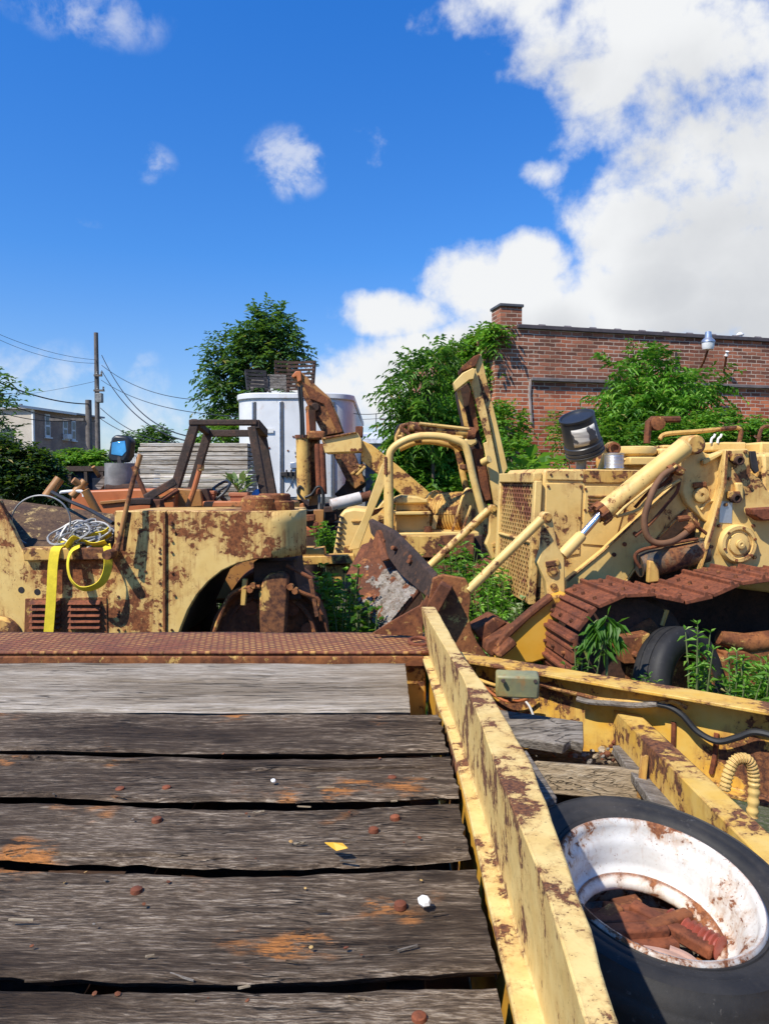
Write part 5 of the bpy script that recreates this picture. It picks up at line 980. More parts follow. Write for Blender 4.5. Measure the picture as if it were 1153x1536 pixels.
def pot(c, w_, d_, h, label, n_leaf):
    P = thing('flower_pot', c, label, 'flower pot'); c = V(c); top = [V((sx * w_ / 2, sy * d_ / 2, h)) for sx, sy in ((-1, -1), (1, -1), (1, 1), (-1, 1))]
    mb = MB(); mb.add([c + V((v.x * .86, v.y * .86, 0)) for v in top] + [c + v for v in top] + [c + V((v.x * .88, v.y * .8, h)) for v in top] + [c + V((v.x * .8, v.y * .8, h * .8)) for v in top], [(3, 2, 1, 0)] + [(r_ * 4 + i, r_ * 4 + (i + 1) % 4, r_ * 4 + 4 + (i + 1) % 4, r_ * 4 + 4 + i) for r_ in range(3) for i in range(4)] + [(12, 13, 14, 15)])
    mb.build('pot', M['terracotta'], P, .004); mb = MB(); mb.box(c + V((0, 0, h - .015)), (w_ * 1.06, d_ * 1.06, .03)); mb.build('pot_rim', M['terracotta'], P, .006)
    if n_leaf:
        mb = MB()
        for i in range(n_leaf):
            q = random.uniform(0, 6.28); l_ = random.uniform(.10, .2); b0 = c + V((random.uniform(-.4, .4) * w_, random.uniform(-.3, .3) * d_, h + random.uniform(-.02, .1))); d = V((math.cos(q), math.sin(q), random.uniform(.3, 1.6))).normalized(); sd = d.cross(V((0, 0, 1))).normalized() * .022
            m_ = b0 + d * l_ * .5; t_ = b0 + d * l_ - V((0, 0, .03)); mb.add([b0, m_ - sd, t_, m_ + sd, m_ - V((0, 0, .008))], [(0, 4, 1), (1, 4, 2), (0, 3, 4), (4, 3, 2)])
        mb.build('foliage', M['leaf_pale'], P, recalc=False)
    return P
pot(at(360, 753, OY - .1), .14, .13, .075, 'terracotta trough with pale leafy plant on the orange tractor', 34); pot(at(315, 753, OY), .09, .09, .09, 'small bare brown pot beside the steering wheel', 0)
mb = MB(); mb.prism([at(374, 753, OY - .05), at(379, 737, OY - .05), at(386, 733, OY - .05), at(388, 740, OY - .05), at(382, 753, OY - .05)], (.02, .05, 0)); tag(mb.build('blue_scrap', M['blue_plastic'], bevel=.006), 'torn piece of blue plastic beside the flower trough', 'scrap')
# ---------------------------------------------------------------- small crawler with roll hoop, centre
Z4 = zm(420, 600, 3.203); Z8 = zm(490, 740, 4.612); Z9 = zm(560, 500, 4.8); CY7 = 7.5
CR = thing('crawler_backhoe', at(620, 1000, 8), 'small yellow crawler with rounded roll hoop and upright arm in the middle', 'crawler')
fp('hood', [(497, 845), (505, 800), (510, 772), (516, 765), (530, 762), (560, 765), (580, 772), (584, 845)], 7.62, .8, 'yellow', CR, .03)
for i in range(8): MB().box(at(512 - i * .9, 776 + i * 8, 7.6), (.06, .03, .022), (0, R(25), 0)).build('hood_slot', M['black_metal'], CR, .006)
fp('hood_rust', [(516, 820), (528, 818), (526, 840), (514, 842)], 7.612, .008, 'yellow_rusty', CR, 0); MB().box(at(535, 782, 7.61), (.11, .02, .012)).build('hood_handle', M['yellow_rusty'], CR)
fp('hood_rear', [(560, 770), (576, 750), (590, 765), (596, 790), (560, 790)], 7.7, .4, 'yellow', CR, .01)
fp('brace_plate', [(488, 310), (518, 286), (516, 378), (430, 580), (380, 715), (326, 722), (400, 560)], 7.42, .05, 'yellow', CR, .006, Z4)
fp('brace_tip', [(440, 530), (500, 515), (470, 545), (440, 560)], 7.5, .06, 'rust_pale', CR, .004, Z4)
def hoop(pix, Y, r_, nm='roll_hoop', mat='yellow'):
    return MB().tube(smooth_path([at(*Z9(x, y), Y) for x, y in pix], 5), r_, 12).build(nm, M[mat], CR)
hp = hoop([(120, 1440), (118, 1200), (115, 1000), (115, 890), (130, 840), (180, 795), (270, 755), (370, 738), (500, 745), (590, 770), (650, 800), (680, 870), (720, 1050), (770, 1240), (785, 1300)], 7.42, .038)
hoop([(100, 1420), (98, 1200), (95, 900)], 7.44, .034); hoop([(185, 830), (290, 785), (400, 775), (500, 790), (590, 820), (620, 900), (650, 1040), (690, 1200), (720, 1320)], 8.15, .038, 'roll_hoop', 'yellow_rusty'); hoop([(640, 1180), (680, 1120), (700, 1220), (650, 1400)], 8.0, .02, 'lever')
for i in range(7): MB().lathe([(.001, .02), (.016, .02), (.018, 0)], at(*Z9(92, 900 + i * 18), 7.40), (-.5, -1, 0), 8).build('hoop_bolt', M['rust'], CR)
for (a_, ya), (b_, yb) in (((640, 960), (700, 985)), ((560, 775), (630, 830)), ((300, 752), (330, 782))): MB().bar(at(*Z9(a_, ya), 7.45), at(*Z9(b_, yb), 8.1), .06, .05).build('hoop_brace', M['yellow_rusty'], CR, .006)
sb = fp('seat_cushion', [(140, 1210), (150, 1185), (200, 1165), (320, 1175), (390, 1200), (395, 1225), (140, 1230)], 7.55, .42, 'yellow', CR, .03, Z9)
fp('seat_recess', [(160, 1225), (400, 1222), (400, 1275), (160, 1278)], 7.6, .38, 'yellow_rusty', CR, .006, Z9); fp('seat_shelf', [(150, 1285), (415, 1285), (415, 1305), (160, 1308)], 7.42, .45, 'yellow', CR, .006, Z9); fp('seat_box', [(155, 1306), (405, 1305), (405, 1450), (155, 1455)], 7.58, .4, 'yellow', CR, .008, Z9)
MB().tube([at(*Z9(393, 1390), 7.5), at(*Z9(393, 1455), 7.5)], .04, 12).build('filler_post', M['rust'], CR)
fp('side_plate', [(470, 292), (760, 296), (1020, 282), (1015, 440), (640, 445), (470, 320)], 7.32, .06, M['yellow_rusty'], CR, .006, Z8); fp('side_end', [(1020, 300), (1075, 290), (1075, 440), (1010, 480)], 7.4, .5, 'rust_dark', CR, .006, Z8)
fp('deck', [(560, 800), (718, 798), (722, 836), (560, 838)], 7.45, 1.1, 'yellow_clean', CR, .01); fp('undercarriage', [(560, 838), (722, 836), (722, 930), (540, 930)], 7.55, .9, 'rust_dark', CR, .01)
tk = MB(); n = 40; top = [at(620 + i * 3.2, 846 + 3.5 * math.sin(i * 1.6) + (i * .10), 7.2) for i in range(n)]; tk.prism(top + [at(746, 872, 7.2), at(620, 866, 7.2)], (0, .4, 0)); tk.build('track', M['rust'], CR, .006)
bp = fp('front_bumper', [(446, 835), (530, 833), (532, 842), (546, 838), (546, 845), (446, 848)], 7.2, .25, 'yellow_rusty', CR, .008); fp('bumper_block', [(448, 822), (470, 822), (470, 824), (485, 822), (487, 834), (447, 836)], 7.22, .25, 'yellow_rusty', bp, .006); fp('bumper_foot', [(488, 848), (524, 846), (522, 872), (492, 875)], 7.28, .25, 'yellow_rusty', bp, .008)
# upright arm: two flanges, dark channel, bracket
fp('arm_flange', [(716, 166), (772, 148), (966, 970), (915, 1050), (850, 700)], 7.9, .05, 'yellow_clean', CR, .006, Z9); fp('arm_web', [(690, 330), (735, 248), (815, 560), (915, 1060), (910, 1240), (870, 1245), (790, 790), (818, 780)], 7.82, .05, 'yellow', CR, .006, Z9)
fp('arm_channel', [(600, 410), (690, 345), (760, 700), (870, 1215), (780, 1240), (700, 800), (660, 690)], 8.0, .3, 'rust_dark', CR, .01, Z9); fp('arm_edge', [(600, 415), (625, 400), (690, 680), (655, 670)], 7.86, .05, 'yellow_rusty', CR, .006, Z9); fp('arm_cap', [(630, 245), (720, 165), (770, 145), (735, 235), (640, 270)], 7.86, .4, 'rust', CR, .006, Z9)
fp('arm_rail', [(700, 400), (725, 480), (760, 690), (735, 720), (690, 500)], 7.9, .1, 'rust_pale', CR, .006, Z9); fp('arm_rail', [(720, 830), (790, 830), (850, 1200), (800, 1210)], 7.88, .1, 'rust', CR, .008, Z9)
fp('arm_bracket', [(575, 352), (640, 285), (715, 248), (738, 262), (722, 330), (690, 335), (592, 412)], 7.72, .14, 'yellow', CR, .008, Z9); fp('arm_knuckle', [(640, 760), (740, 750), (750, 790), (700, 820), (660, 800)], 7.75, .2, 'yellow', CR, .02, Z9); fp('arm_pad', [(780, 800), (825, 785), (820, 560), (850, 800), (910, 1060), (912, 1245), (860, 1240)], 7.80, .03, 'yellow_clean', CR, .004, Z9) if False else None
MB().tube([at(*Z9(785, 930), 7.76), at(*Z9(832, 905), 7.7)], .04, 12).build('arm_pin', M['yellow'], CR); fp('lower_flange', [(845, 1000), (915, 1070), (915, 1245), (880, 1240)], 7.84, .08, 'yellow_clean', CR, .006, Z9)
cyl = MB().tube([at(*Z9(255, 672), 7.7), at(*Z9(680, 722), 7.8)], .055, 18).build('arm_cylinder', M['yellow_rusty'], CR); MB().tube([at(*Z9(330, 650), 7.65), at(*Z9(690, 690), 7.75)], .018, 8).build('oil_pipe', M['yellow'], cyl); MB().tube([at(*Z9(300, 720), 7.65), at(*Z9(640, 752), 7.75)], .02, 8).build('oil_pipe', M['yellow'], cyl); MB().lathe([(.02, -.03), (.075, -.03), (.075, .05), (.02, .05)], at(*Z9(690, 725), 7.8), (1, .1, -.12), 16).build('gland', M['rust'], cyl)
for pts in ([(165, 800), (165, 740), (205, 665), (255, 655)], [(205, 665), (215, 790)], [(215, 690), (275, 745)], [(165, 745), (215, 740)], [(255, 640), (258, 700)]): MB().tube([at(*Z9(x, y), 7.7) for x, y in pts], .022, 8).build('pipe_frame', M['yellow_rusty'], CR)
MB().tube(smooth_path([at(*Z9(x, y), 7.75) for x, y in [(160, 780), (158, 720), (175, 670), (215, 655)]], 5), .012, 6).build('hose', M['rubber_black'], CR)
rl = MB().lathe([(.02, -.25), (.27, -.25), (.27, -.22), (.2, -.2), (.2, .2), (.27, .22), (.27, .25), (.02, .25)], at(*Z9(590, 1300), 8.0), (.75, -.65, .05), 28).build('winch_drum', M['yellow_fleck'], CR)
for i in range(12): MB().tube([at(*Z9(590, 1300), 8.0) + V((.75, -.65, .05)).normalized() * (-.2 + i * .037) + (frame(V((.75, -.65, .05)))[0] * math.cos(t) + frame(V((.75, -.65, .05)))[1] * math.sin(t)) * .225 for t in [j * math.pi / 10 for j in range(21)]], .017, 6).build('cable_wrap', M['yellow_fleck'], rl)
for a_, b_ in (((620, 1235), (560, 1450)), ((700, 1240), (640, 1420)), ((450, 1310), (430, 1410))): MB().bar(at(*Z9(*a_), 7.6), at(*Z9(*b_), 7.6), .05, .02).build('lever', M['yellow'], CR, .004)
# big slanting boom and its box head
BMY = 8.6
fp('boom', [(385, 190), (440, 215), (560, 310), (760, 480), (812, 512), (800, 575), (720, 545), (600, 470), (390, 290)], BMY, .28, 'yellow_fleck', CR, .01, Z4); fp('boom_knee', [(720, 530), (745, 478), (812, 508), (800, 590), (760, 575)], BMY - .04, .36, 'yellow', CR, .01, Z4)
fp('boom_head', [(198, 183), (370, 155), (392, 188), (395, 248), (215, 256)], BMY - .12, .45, 'yellow', CR, .012, Z4); fp('head_lip', [(198, 181), (362, 152), (370, 158), (205, 190)], BMY - .15, .5, 'yellow_rusty', CR, .006, Z4); fp('boom_lug', [(362, 125), (398, 125), (396, 180), (360, 170)], BMY, .16, 'rust', CR, .01, Z4)
for zx in (345, 360, 385): MB().lathe([(.001, .02), (.02, .02), (.02, 0)], at(*Z4(zx, 240), BMY - .12), (0, -1, 0), 8).build('head_bolt', M['rust'], CR)
# ---------------------------------------------------------------- rust orange excavator arm behind, before the white trailer
Z3 = zm(340, 520, 3.843); EY = 10.5
EX = thing('backhoe_digger', at(500, 1000, EY), 'rusty orange brown digger with folded arm standing before the white trailer', 'digger')
fp('upper_arm', [(375, 165), (400, 140), (428, 144), (592, 292), (640, 400), (672, 492), (560, 515), (470, 345), (412, 235)], EY, .3, 'orange_brown', EX, .012, Z3); fp('arm_tip', [(372, 172), (398, 140), (428, 142), (432, 195), (408, 205), (402, 170), (385, 180)], EY - .05, .4, 'orange', EX, .01, Z3)
fp('arm_side', [(432, 200), (590, 300), (668, 488), (640, 500), (560, 330), (480, 300)], EY - .03, .03, 'rust', EX, .004, Z3); MB().lathe([(.001, .04), (.05, .04), (.07, .0)], at(*Z3(512, 350), EY), (0, -1, 0), 20).build('arm_pin', M['rust_dark'], EX)
fp('lower_arm', [(560, 515), (690, 500), (800, 780), (740, 822), (690, 770)], EY + .1, .28, 'orange_brown', EX, .012, Z3)
ec = MB().tube([at(*Z3(440, 525), EY - .2), at(*Z3(448, 880), EY - .2)], .10, 22).build('swing_cylinder', M['yellow_rusty'], EX); MB().tube([at(*Z3(440, 510), EY - .2), at(*Z3(440, 530), EY - .2)], .115, 20).build('cylinder_cap', M['rust'], ec)
MB().tube([at(*Z3(484, 365), EY - .1), at(*Z3(488, 520), EY - .1)], .07, 16).build('boom_rod', M['orange'], EX); fp('boom_post', [(465, 520), (528, 520), (528, 930), (475, 930)], EY - .08, .3, 'orange_brown', EX, .012, Z3); MB().lathe([(.001, .05), (.06, .05), (.06, -.3)], at(*Z3(480, 362), EY - .1), (0, -1, 0), 18).build('rod_eye', M['rust_pale'], EX)
for zx in (523, 548): MB().tube([at(*Z3(zx, 560), EY - .22), at(*Z3(zx + 12, 850), EY - .22)], .045, 14).build('ram', M['rust_red'], EX); MB().tube([at(*Z3(zx + 10, 845), EY - .22), at(*Z3(zx + 12, 985), EY - .22)], .02, 10).build('ram_rod', M['grey_metal'], EX)
MB().box(at(*Z3(518, 512), EY - .2), (.25, .2, .12)).build('knuckle', M['rust_pale'], EX, .03)
for pts in ([(415, 230), (420, 300), (428, 400), (430, 525)], [(430, 225), (436, 320), (440, 400), (445, 520)], [(440, 880), (410, 840), (420, 805), (440, 820)], [(450, 870), (490, 850), (520, 810), (545, 815), (555, 870), (550, 940)], [(420, 900), (380, 880), (350, 870)], [(430, 920), (470, 945), (520, 940)]): MB().tube(smooth_path([at(*Z3(x, y), EY - .3) for x, y in pts], 5), .018, 8).build('hose', M['rubber_black'], EX)
MB().tube([at(*Z3(600, 915), EY - .6), at(*Z3(770, 872), EY - .5)], .085, 20).build('stabiliser_cylinder', paint('grey primer', (.5, .46, .42), .3, 1.5), EX); MB().tube([at(*Z3(765, 874), EY - .5), at(*Z3(835, 855), EY - .5)], .065, 16).build('stabiliser_rod', M['rust'], EX)
bkt = fp('digger_bucket', [(700, 700), (745, 760), (790, 740), (800, 800), (760, 840), (640, 870), (620, 850), (680, 790)], EY + .2, .6, 'rust_dark', EX, .02, Z3)
for i, (a_, b_) in enumerate((((712, 690), (745, 680)), ((745, 680), (780, 690)), ((720, 735), (765, 700)), ((745, 745), (800, 690)), ((700, 660), (735, 690)))): MB().bar(at(*Z3(*a_), EY - .1), at(*Z3(*b_), EY - .1), .08, .04).build('tooth', M['yellow_rusty'], bkt, .01)
fp('bucket_plate', [(712, 735), (790, 672), (800, 690), (745, 745)], EY - .05, .05, 'yellow_rusty', bkt, .006, Z3)
fp('base_frame', [(412, 925), (640, 900), (640, 1000), (412, 1100)], EY - .1, 1.0, 'rust_dark', EX, .02, Z3); fp('base_frame', [(500, 940), (560, 940), (555, 1110), (510, 1110)], EY - .35, .25, 'orange_brown', EX, .01, Z3)
fp('engine_block', [(330, 900), (420, 880), (470, 930), (470, 1000), (330, 1000)], EY - .2, .8, 'rust_dark', EX, .03, Z3)
for (a_, b_, w_, mt) in (((412, 990), (510, 985), .09, 'rust'), ((412, 1080), (520, 1070), .09, 'rust'), ((430, 1000), (415, 1060), .06, 'wood_mid'), ((445, 1040), (505, 1085), .07, 'orange'), ((445, 1110), (450, 1060), .06, 'rust_pale'), ((520, 1010), (500, 1060), .06, 'rust_red'), ((400, 935), (450, 920), .1, 'orange'), ((560, 940), (640, 935), .08, 'rust_dark')): MB().bar(at(*Z3(*a_), EY - .6), at(*Z3(*b_), EY - .6), w_, w_).build('frame_bar', M[mt], EX, .012)

# running gear out of the camera's sight lines, so that nothing hovers
def road_wheel(par, c, r_, w_, rimmat='rust'):
    o = MB().lathe([(r_ * .55, -w_ * .4), (r_ * .9, -w_ * .5), (r_, -w_ * .4), (r_, w_ * .4), (r_ * .9, w_ * .5), (r_ * .55, w_ * .4)], c, (1, 0, 0), 36, True).build('wheel', M['rubber'], par)
    MB().lathe([(.01, -w_ * .3), (r_ * .56, -w_ * .3), (r_ * .56, w_ * .3), (.01, w_ * .3)], c, (1, 0, 0), 28).build('rim', M[rimmat], o); return o
for x in (-1.9, -.35): road_wheel(T, (x, 1.5, .33), .33, .22)
MB().tube([(-2.0, 1.5, .33), (-.25, 1.5, .33)], .05, 10).build('axle', M['rust_dark'], T); MB().box((-1.1, 1.5, .53), (.3, 1.0, .36)).build('axle_hanger', M['rust_dark'], T)
jl = rail_pt(1.45, 0); MB().tube([(jl.x, jl.y, -.02), (jl.x, jl.y, .70)], .05, 12).build('jack_leg', M['yellow_rusty'], T); MB().box((jl.x, jl.y, .01), (.25, .25, .03)).build('jack_foot', M['rust'], T)
for x in (-2.35, -1.4): road_wheel(RO, (x, 4.95, .5), .52, .35)
for x, y in ((-1.9, 6.3), (-1.1, 6.3)): road_wheel(OG, (x, y, .45), .46, .3, 'orange')
for x in (-1.15, -.2): MB().box((x, EY + .6, .32), (.4, 1.8, .66)).build('crawler_track', M['rust_dark'], EX, .12)
MB().box((-.68, EY + .5, .75), (1.0, 1.2, .4)).build('slew_base', M['rust_dark'], EX, .03)
# ---------------------------------------------------------------- vegetation
def leaf_faces(mb, b0, d, l_, w_, up=None, droop=.15):
    sd = d.cross(up or V((random.uniform(-.4, .4), random.uniform(-.4, .4), 1)))
    if sd.length < 1e-3: sd = V((1, 0, 0))
    sd = sd.normalized() * w_ * .5; nn = sd.cross(d).normalized()
    m_ = b0 + d * l_ * .45; t_ = b0 + d * l_ - V((0, 0, droop * l_)); n = len(mb.v)
    mb.v += [b0, m_ - sd + nn * w_ * .12, t_, m_ + sd + nn * w_ * .12]; mb.f += [(n, n + 1, n + 2), (n, n + 2, n + 3)]
def rnd_dir(zmin=-1): 
    while True:
        v = V((random.uniform(-1, 1), random.uniform(-1, 1), random.uniform(zmin, 1)))
        if .05 < v.length < 1: return v.normalized()
def crown(mb, clumps, l_, w_, per=9, twig=.28, shell=.55, droop=.2):
    """clumps: (centre, (rx, ry, rz), twigs)"""
    for c, r_, nt in clumps:
        c = V(c)
        for _ in range(int(nt * 1.5)):
            d = rnd_dir(); k = shell + (1 - shell) * random.random() ** .7; k *= 1 + .22 * mnoise.noise(d * 2.3 + c)
            p = c + V((d.x * r_[0], d.y * r_[1], d.z * r_[2])) * k
            g = (d + rnd_dir() * .8 + V((0, 0, .1))).normalized(); tl = twig * random.uniform(.6, 1.3); s1 = g.cross(V((0, 0, 1))); s1 = s1.normalized() if s1.length > .01 else V((1, 0, 0))
            for i in range(per):
                f = i / per; q = p + g * tl * f - V((0, 0, .35 * tl * f * f)); sgn = 1 if i % 2 else -1
                ld = (s1 * sgn * random.uniform(.7, 1.1) + g * random.uniform(.3, .8) + V((0, 0, random.uniform(-.5, .25)))).normalized()
                leaf_faces(mb, q, ld, l_ * .74 * random.uniform(.7, 1.25), w_ * .74 * random.uniform(.7, 1.2), None, droop)
def limbs(mb, base, top, clumps, r0, n=None):
    mb.tube(smooth_path([base, base.lerp(top, .5) + V((.1, 0, 0)), top], 6), [r0 * (1 - .55 * i / 12) for i in range(13)], 10)
    for c, r_, _ in clumps[:n]:
        s_ = base.lerp(top, random.uniform(.55, .98)); e = V(c); mb.tube(smooth_path([s_, s_.lerp(e, .5) + V((0, 0, .08 * (e - s_).length)), e], 4), [r0 * .4 * (1 - .8 * i / 8) for i in range(9)], 6)
def tree(label, base, clumps, l_, w_, mat, r0, top=None, group=None, name='tree', cat='tree', per=9, twig=.3, droop=.2, shell=.55):
    P = thing(name, base, label, cat, group); mb = MB(); base = V(base)
    limbs(mb, base, V(top) if top else V(clumps[0][0]), clumps, r0); mb.build('trunk', M['bark'], P)
    mb = MB(); crown(mb, clumps, l_, w_, per, twig, shell, droop); mb.build('crown', M[mat], P, recalc=False, smooth=0); return P
def clump(px, py, Y, rx, ry, n, dy=None):
    k = Y / F; return (at(px, py, Y), (rx * k, (dy or rx * .9) * k, ry * k), n)
# big tree behind the trailer
Y = 34
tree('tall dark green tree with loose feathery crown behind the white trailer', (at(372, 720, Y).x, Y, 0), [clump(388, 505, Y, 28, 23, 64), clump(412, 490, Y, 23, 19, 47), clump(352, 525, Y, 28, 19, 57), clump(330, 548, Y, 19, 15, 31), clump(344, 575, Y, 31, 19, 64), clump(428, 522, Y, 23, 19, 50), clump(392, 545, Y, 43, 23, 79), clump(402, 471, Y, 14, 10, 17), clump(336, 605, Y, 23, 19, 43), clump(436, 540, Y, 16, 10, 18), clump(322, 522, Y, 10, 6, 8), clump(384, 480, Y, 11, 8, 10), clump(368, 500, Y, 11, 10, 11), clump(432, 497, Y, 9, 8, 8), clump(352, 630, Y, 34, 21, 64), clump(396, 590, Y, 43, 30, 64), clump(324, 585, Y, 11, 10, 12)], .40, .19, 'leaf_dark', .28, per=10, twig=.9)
tree('lower bright green bush below the tall tree beside the trailer', (at(340, 720, 28).x, 28, 0), [clump(335, 655, 28, 40, 16, 90), clump(365, 650, 28, 30, 16, 60)], .3, .14, 'leaf_mid', .1, per=9, twig=.6, name='bush', cat='bush')
Y = 70
tree('small round distant tree right of the tall pole', (at(233, 720, Y).x, Y, 0), [clump(233, 655, Y, 18, 11, 60), clump(222, 662, Y, 12, 8, 30), clump(244, 660, Y, 12, 8, 30)], .6, .35, 'leaf_dark', .3, per=8, twig=1.0)
tree('low distant tree just behind the work lamp', (at(195, 720, 55).x, 55, 0), [clump(195, 668, 55, 16, 12, 60), clump(205, 675, 55, 12, 10, 40)], .5, .25, 'leaf_dark', .2, per=8, twig=.8)
tree('sparse tree with thin branches at the left edge of view', (at(-40, 720, 18).x, 18, 0), [clump(-8, 566, 18, 26, 7, 10), clump(16, 590, 18, 20, 8, 9), clump(-16, 605, 18, 24, 12, 14), clump(-45, 640, 18, 45, 30, 50), clump(4, 648, 18, 20, 8, 10), clump(-40, 590, 18, 34, 30, 30), clump(20, 660, 18, 14, 8, 8)], .22, .1, 'leaf_dark', .07, per=8, twig=.5)
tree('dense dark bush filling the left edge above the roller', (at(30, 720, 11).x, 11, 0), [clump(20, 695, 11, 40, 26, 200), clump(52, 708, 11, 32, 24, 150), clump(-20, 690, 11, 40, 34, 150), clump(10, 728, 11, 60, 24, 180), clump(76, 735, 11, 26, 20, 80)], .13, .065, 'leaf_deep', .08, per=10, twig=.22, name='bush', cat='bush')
tree('bright green vine heaped over the dark skip', (at(120, 720, 13.2).x, 13.2, 0), [clump(95, 695, 12.6, 22, 12, 90), clump(125, 693, 12.6, 24, 9, 90), clump(150, 692, 12.6, 16, 7, 60), clump(75, 700, 12.4, 16, 14, 60), (at(115, 700, 13.1), (.5, .4, .1), 80)], .11, .07, 'leaf_bright', .03, per=9, twig=.22, name='vine', cat='vine')
# vine clad end of the brick shed and saplings before it
VN = thing('climbing_vine', (1.4, 13.5, 0), 'thick green vine covering the left end of the brick building', 'vine')
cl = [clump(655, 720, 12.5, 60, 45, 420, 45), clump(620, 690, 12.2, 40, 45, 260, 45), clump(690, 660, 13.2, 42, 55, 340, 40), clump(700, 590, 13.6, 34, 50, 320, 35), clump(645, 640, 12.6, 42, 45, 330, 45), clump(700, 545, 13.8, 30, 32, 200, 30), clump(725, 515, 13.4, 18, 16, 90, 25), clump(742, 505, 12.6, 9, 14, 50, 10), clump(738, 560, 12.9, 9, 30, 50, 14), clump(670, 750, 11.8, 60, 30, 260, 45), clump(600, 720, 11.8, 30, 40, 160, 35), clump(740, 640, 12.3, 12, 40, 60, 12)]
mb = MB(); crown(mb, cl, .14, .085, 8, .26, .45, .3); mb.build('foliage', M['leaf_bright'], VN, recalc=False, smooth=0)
mb = MB(); limbs(mb, V((1.3, 13.2, 0)), V((1.5, 13.4, 2.5)), cl, .09); mb.build('stem', M['bark'], VN)
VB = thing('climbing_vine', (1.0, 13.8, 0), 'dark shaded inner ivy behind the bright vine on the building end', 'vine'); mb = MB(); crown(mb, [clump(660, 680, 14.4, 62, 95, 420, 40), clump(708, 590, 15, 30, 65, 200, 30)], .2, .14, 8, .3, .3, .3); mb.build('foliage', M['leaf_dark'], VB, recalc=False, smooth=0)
tree('feathery sapling leaning left out of the vine mass', (at(640, 720, 11.6).x, 11.6, 0), [clump(640, 560, 11.6, 26, 22, 34), clump(612, 585, 11.6, 22, 20, 26), clump(600, 600, 11.6, 14, 10, 11), clump(655, 535, 11.6, 18, 15, 22), clump(620, 640, 11.6, 26, 30, 50), clump(605, 560, 11.6, 12, 10, 10), clump(600, 640, 11.6, 10, 8, 8)], .16, .05, 'leaf_mid', .04, per=12, twig=.42, name='sapling', cat='sapling', droop=.45)
tree('low leafy shrub between the upright arm and the grille', (at(768, 720, 9.6).x, 9.6, 0), [clump(760, 640, 10.4, 22, 26, 70), clump(768, 690, 9.8, 26, 24, 80), clump(775, 725, 9.4, 26, 18, 60), clump(812, 705, 10.5, 22, 14, 40)], .12, .07, 'leaf_bright', .03, per=8, twig=.25, name='shrub', cat='shrub')
mb = MB()
Bf = thing('broad_leaf_plant', at(800, 740, 8.6), 'low plant with broad leaves just behind the loader hood', 'plant')
for i in range(16): leaf_faces(mb, at(random.uniform(778, 835), random.uniform(688, 705), 8.6 + random.uniform(-.3, .3)), V((random.uniform(-1, 1), random.uniform(-1, .3), .25)).normalized(), .26, .17, V((0, 0, 1)), .2)
mb.build('foliage', M['leaf_bright'], Bf, recalc=False); mb = MB(); mb.tube([at(805, 900, 8.6), at(805, 705, 8.6)], .02, 6); mb.build('stem', M['twig'], Bf)
Y = 10.6
tree('tree of heaven with light green sprays before the brick wall', (at(985, 720, Y).x, Y, 0), [clump(970, 560, Y, 34, 26, 43), clump(955, 590, Y, 40, 24, 55), clump(1010, 590, Y, 40, 22, 49), clump(1050, 578, Y, 30, 14, 24), clump(965, 540, Y, 16, 12, 16), clump(920, 555, Y, 12, 14, 7), clump(990, 625, Y, 60, 26, 93), clump(925, 620, Y, 40, 24, 55), clump(930, 645, Y, 42, 22, 55), clump(1000, 650, Y, 50, 20, 68)], .15, .052, 'leaf_bright', .05, per=12, twig=.36, droop=.4)
tree('spreading weed thicket along the foot of the brick wall', (at(1040, 720, 9.8).x, 9.8, 0), [clump(1080, 645, 9.8, 50, 20, 150), clump(1030, 655, 9.8, 50, 18, 130), clump(1125, 655, 9.8, 34, 18, 90), clump(960, 660, 9.8, 40, 16, 90), clump(900, 655, 9.9, 26, 22, 60), clump(1160, 660, 9.8, 30, 20, 60)], .10, .06, 'leaf_bright', .03, per=9, twig=.22, name='thicket', cat='thicket')
tree('dim green creeper on bricks above the pail label', (at(845, 720, 11.6).x, 11.6, 0), [clump(850, 660, 11.8, 18, 26, 40), clump(835, 640, 12, 12, 18, 18)], .10, .06, 'leaf_mid', .015, per=7, twig=.2, name='creeper', cat='creeper')
# weeds near the machines
def weed(label, px, py, Y, nst, h, sp, l_, w_, mat, per=10, bend=.4):
    b = at(px, py, Y); b.z = max(0, b.z); P = thing('weed', b, label, 'weed'); ms = MB(); ml = MB()
    for i in range(nst):
        q = random.uniform(0, 6.28); r_ = random.uniform(0, sp); s_ = b + V((math.cos(q) * r_ * .6, math.sin(q) * r_ * .5, 0)); hh = h * random.uniform(.55, 1.1)
        e = s_ + V((math.cos(q) * r_ * bend, math.sin(q) * r_ * bend, hh)); pts = smooth_path([s_, s_.lerp(e, .5) + V((0, 0, .1 * hh)), e], 5); ms.tube(pts, [.007 * (1 - .7 * k / (len(pts) - 1)) for k in range(len(pts))], 5)
        for k in range(per):
            f = .25 + .75 * k / per; p = s_.lerp(e, f) + V((0, 0, .2 * hh * f * (1 - f))); a_ = random.uniform(0, 6.28); leaf_faces(ml, p, V((math.cos(a_), math.sin(a_), random.uniform(-.1, .7))).normalized(), l_ * random.uniform(.7, 1.2), w_ * random.uniform(.8, 1.2), None, .3)
        for k in range(4): a_ = random.uniform(0, 6.28); leaf_faces(ml, e, V((math.cos(a_), math.sin(a_), .8)).normalized(), l_ * .7, w_ * .7, None, .2)
    ms.build('stems', M['twig'], P); ml.build('foliage', M[mat], P, recalc=False, smooth=0); return P
weed('leafy weed clump between the drum and the bucket', 492, 1060, 5.0, 60, .88, .30, .085, .05, 'leaf_bright', 12)
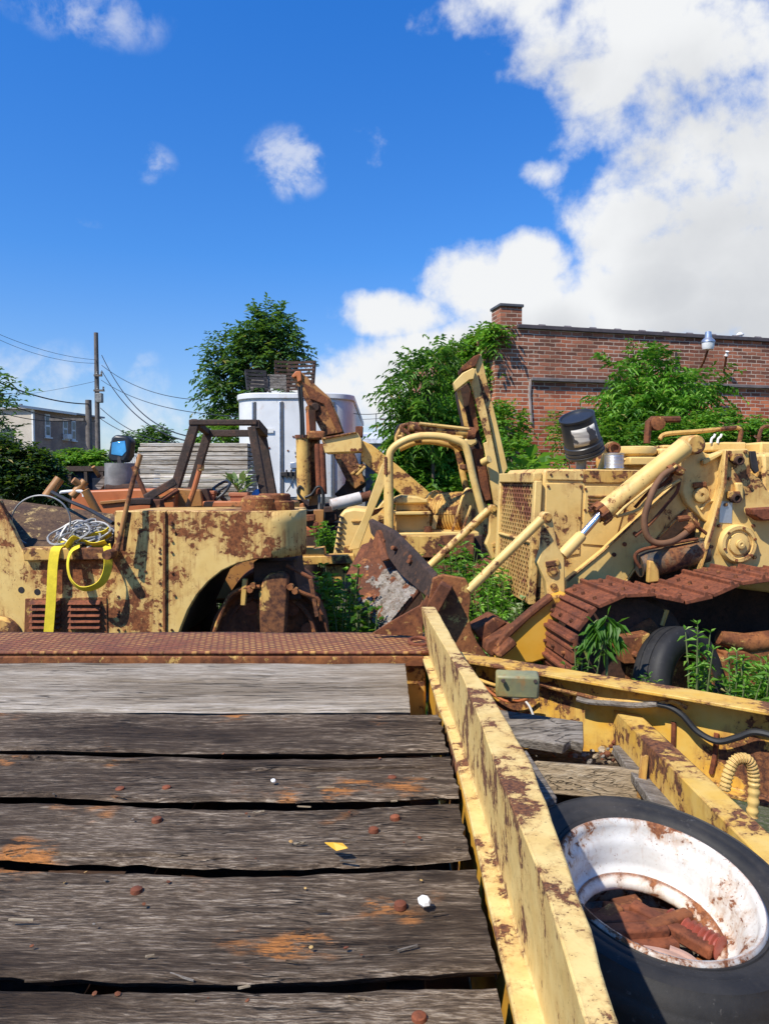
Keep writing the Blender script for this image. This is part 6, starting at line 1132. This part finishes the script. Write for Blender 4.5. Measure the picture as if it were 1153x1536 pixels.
weed('pale leaved weed just in front of the bucket side', 538, 1060, 4.7, 26, .66, .18, .085, .048, 'leaf_mid', 10); weed('tall green weeds behind the drum on its right', 465, 1010, 5.9, 44, .70, .32, .09, .05, 'leaf_bright', 12); weed('weeds seen through the arch of the roller yoke', 352, 960, 6.6, 36, .62, .3, .08, .04, 'leaf_mid', 10)
weed('bright weeds below the small crawler front', 488, 950, 7.0, 26, .5, .35, .09, .05, 'leaf_bright', 10); weed('weeds growing by the rusty digger base', 488, 850, 9.2, 20, .55, .2, .1, .055, 'leaf_bright', 10)
weed('grassy weed mound under the loader tilt rods', 738, 1000, 5.7, 90, .74, .40, .09, .028, 'leaf_bright', 14); weed('yellow green weeds at the foot of the grille', 768, 1010, 5.3, 46, .55, .3, .08, .022, 'leaf_bright', 12); weed('grey leaved weed leaning over the hinge blocks', 775, 985, 4.95, 9, .42, .2, .09, .035, 'leaf_pale', 8); weed('weeds behind the bucket before the small crawler', 690, 950, 6.6, 56, .72, .5, .1, .04, 'leaf_bright', 12)
weed('feathery weed with cut leaves in front of the old tyre', 1100, 1100, 3.55, 13, .40, .13, .055, .018, 'leaf_bright', 16, .5); weed('low weeds right of the old tyre', 1135, 1100, 3.9, 40, .36, .35, .08, .022, 'leaf_bright', 12); weed('tiny weed sprout beside the track front', 965, 1080, 3.7, 8, .22, .1, .06, .02, 'leaf_mid', 8); weed('thin weed below the track front', 868, 1060, 4.0, 7, .35, .14, .06, .018, 'leaf_mid', 7); weed('small weed inside the old tyre', 1045, 1060, 3.8, 10, .4, .12, .07, .02, 'leaf_bright', 8)
# seedling with drooping compound leaves by the track
SDL = thing('seedling', at(905, 1060, 3.75), 'tree of heaven seedling with drooping leaflets in front of the track', 'seedling'); b = at(905, 1060, 3.75); ms = MB(); ml = MB(); tp = at(903, 950, 3.75); ms.tube(smooth_path([b, b.lerp(tp, .6) + V((.02, 0, 0)), tp], 5), .007, 6)
for (ex, ey) in ((880, 965), (890, 935), (910, 925), (924, 960), (905, 975), (925, 935), (885, 950)):
    e = at(ex, ey, 3.72); pts = smooth_path([tp, tp.lerp(e, .5) + V((0, 0, .04)), e], 4); ms.tube(pts, .003, 5)
    for k, p in enumerate(pts[2:]):
        for sg in (-1, 1): leaf_faces(ml, p, V(((e - tp).z * sg * 6 + (e.x - tp.x) * 4, -.3, -.35 - .3 * (k % 2))).normalized(), .085, .034, None, .2)
    leaf_faces(ml, e, (e - tp).normalized(), .08, .034)
ms.build('stem', M['twig'], SDL); ml.build('foliage', M['leaf_bright'], SDL, recalc=False)
# grass, uncountable
mb = MB()
def blades(n, x0, x1, y0, y1, h):
    for _ in range(n):
        x, y = random.uniform(x0, x1), random.uniform(y0, y1)
        if -2.7 < x < 1.6 and y < 3.1: continue
        if mnoise.noise(V((x * .9, y * .9, 5))) < -.15: continue
        z = .05 * mnoise.noise(V((x * .6, y * .6, 0))) - .02; q = random.uniform(0, 6.28); hh = h * random.uniform(.5, 1.3); w_ = .006 + .003 * hh; d = V((math.cos(q), math.sin(q), 0)); b0 = V((x, y, z)); k = len(mb.v); ln = V((random.uniform(-.5, .5), random.uniform(-.5, .5), 0)) * hh
        mb.v += [b0 - d * w_, b0 + d * w_, b0 + ln * .4 + V((0, 0, hh * .6)) + d * w_ * .7, b0 + ln + V((0, 0, hh))]; mb.f += [(k, k + 1, k + 2), (k, k + 2, k + 3)]
blades(5000, -3.5, 3.8, 3.2, 8, .22); blades(7000, 1.2, 3.6, 3.0, 4.8, .28); blades(5000, -1.0, 1.6, 4.6, 7.5, .25); blades(9000, -12, 6, 8, 20, .3)
go = mb.build('grass', M['grass'], loc=(0, 5, 0), recalc=False, smooth=0); tag(go, 'short grass growing between the machines', 'grass', kind='stuff')
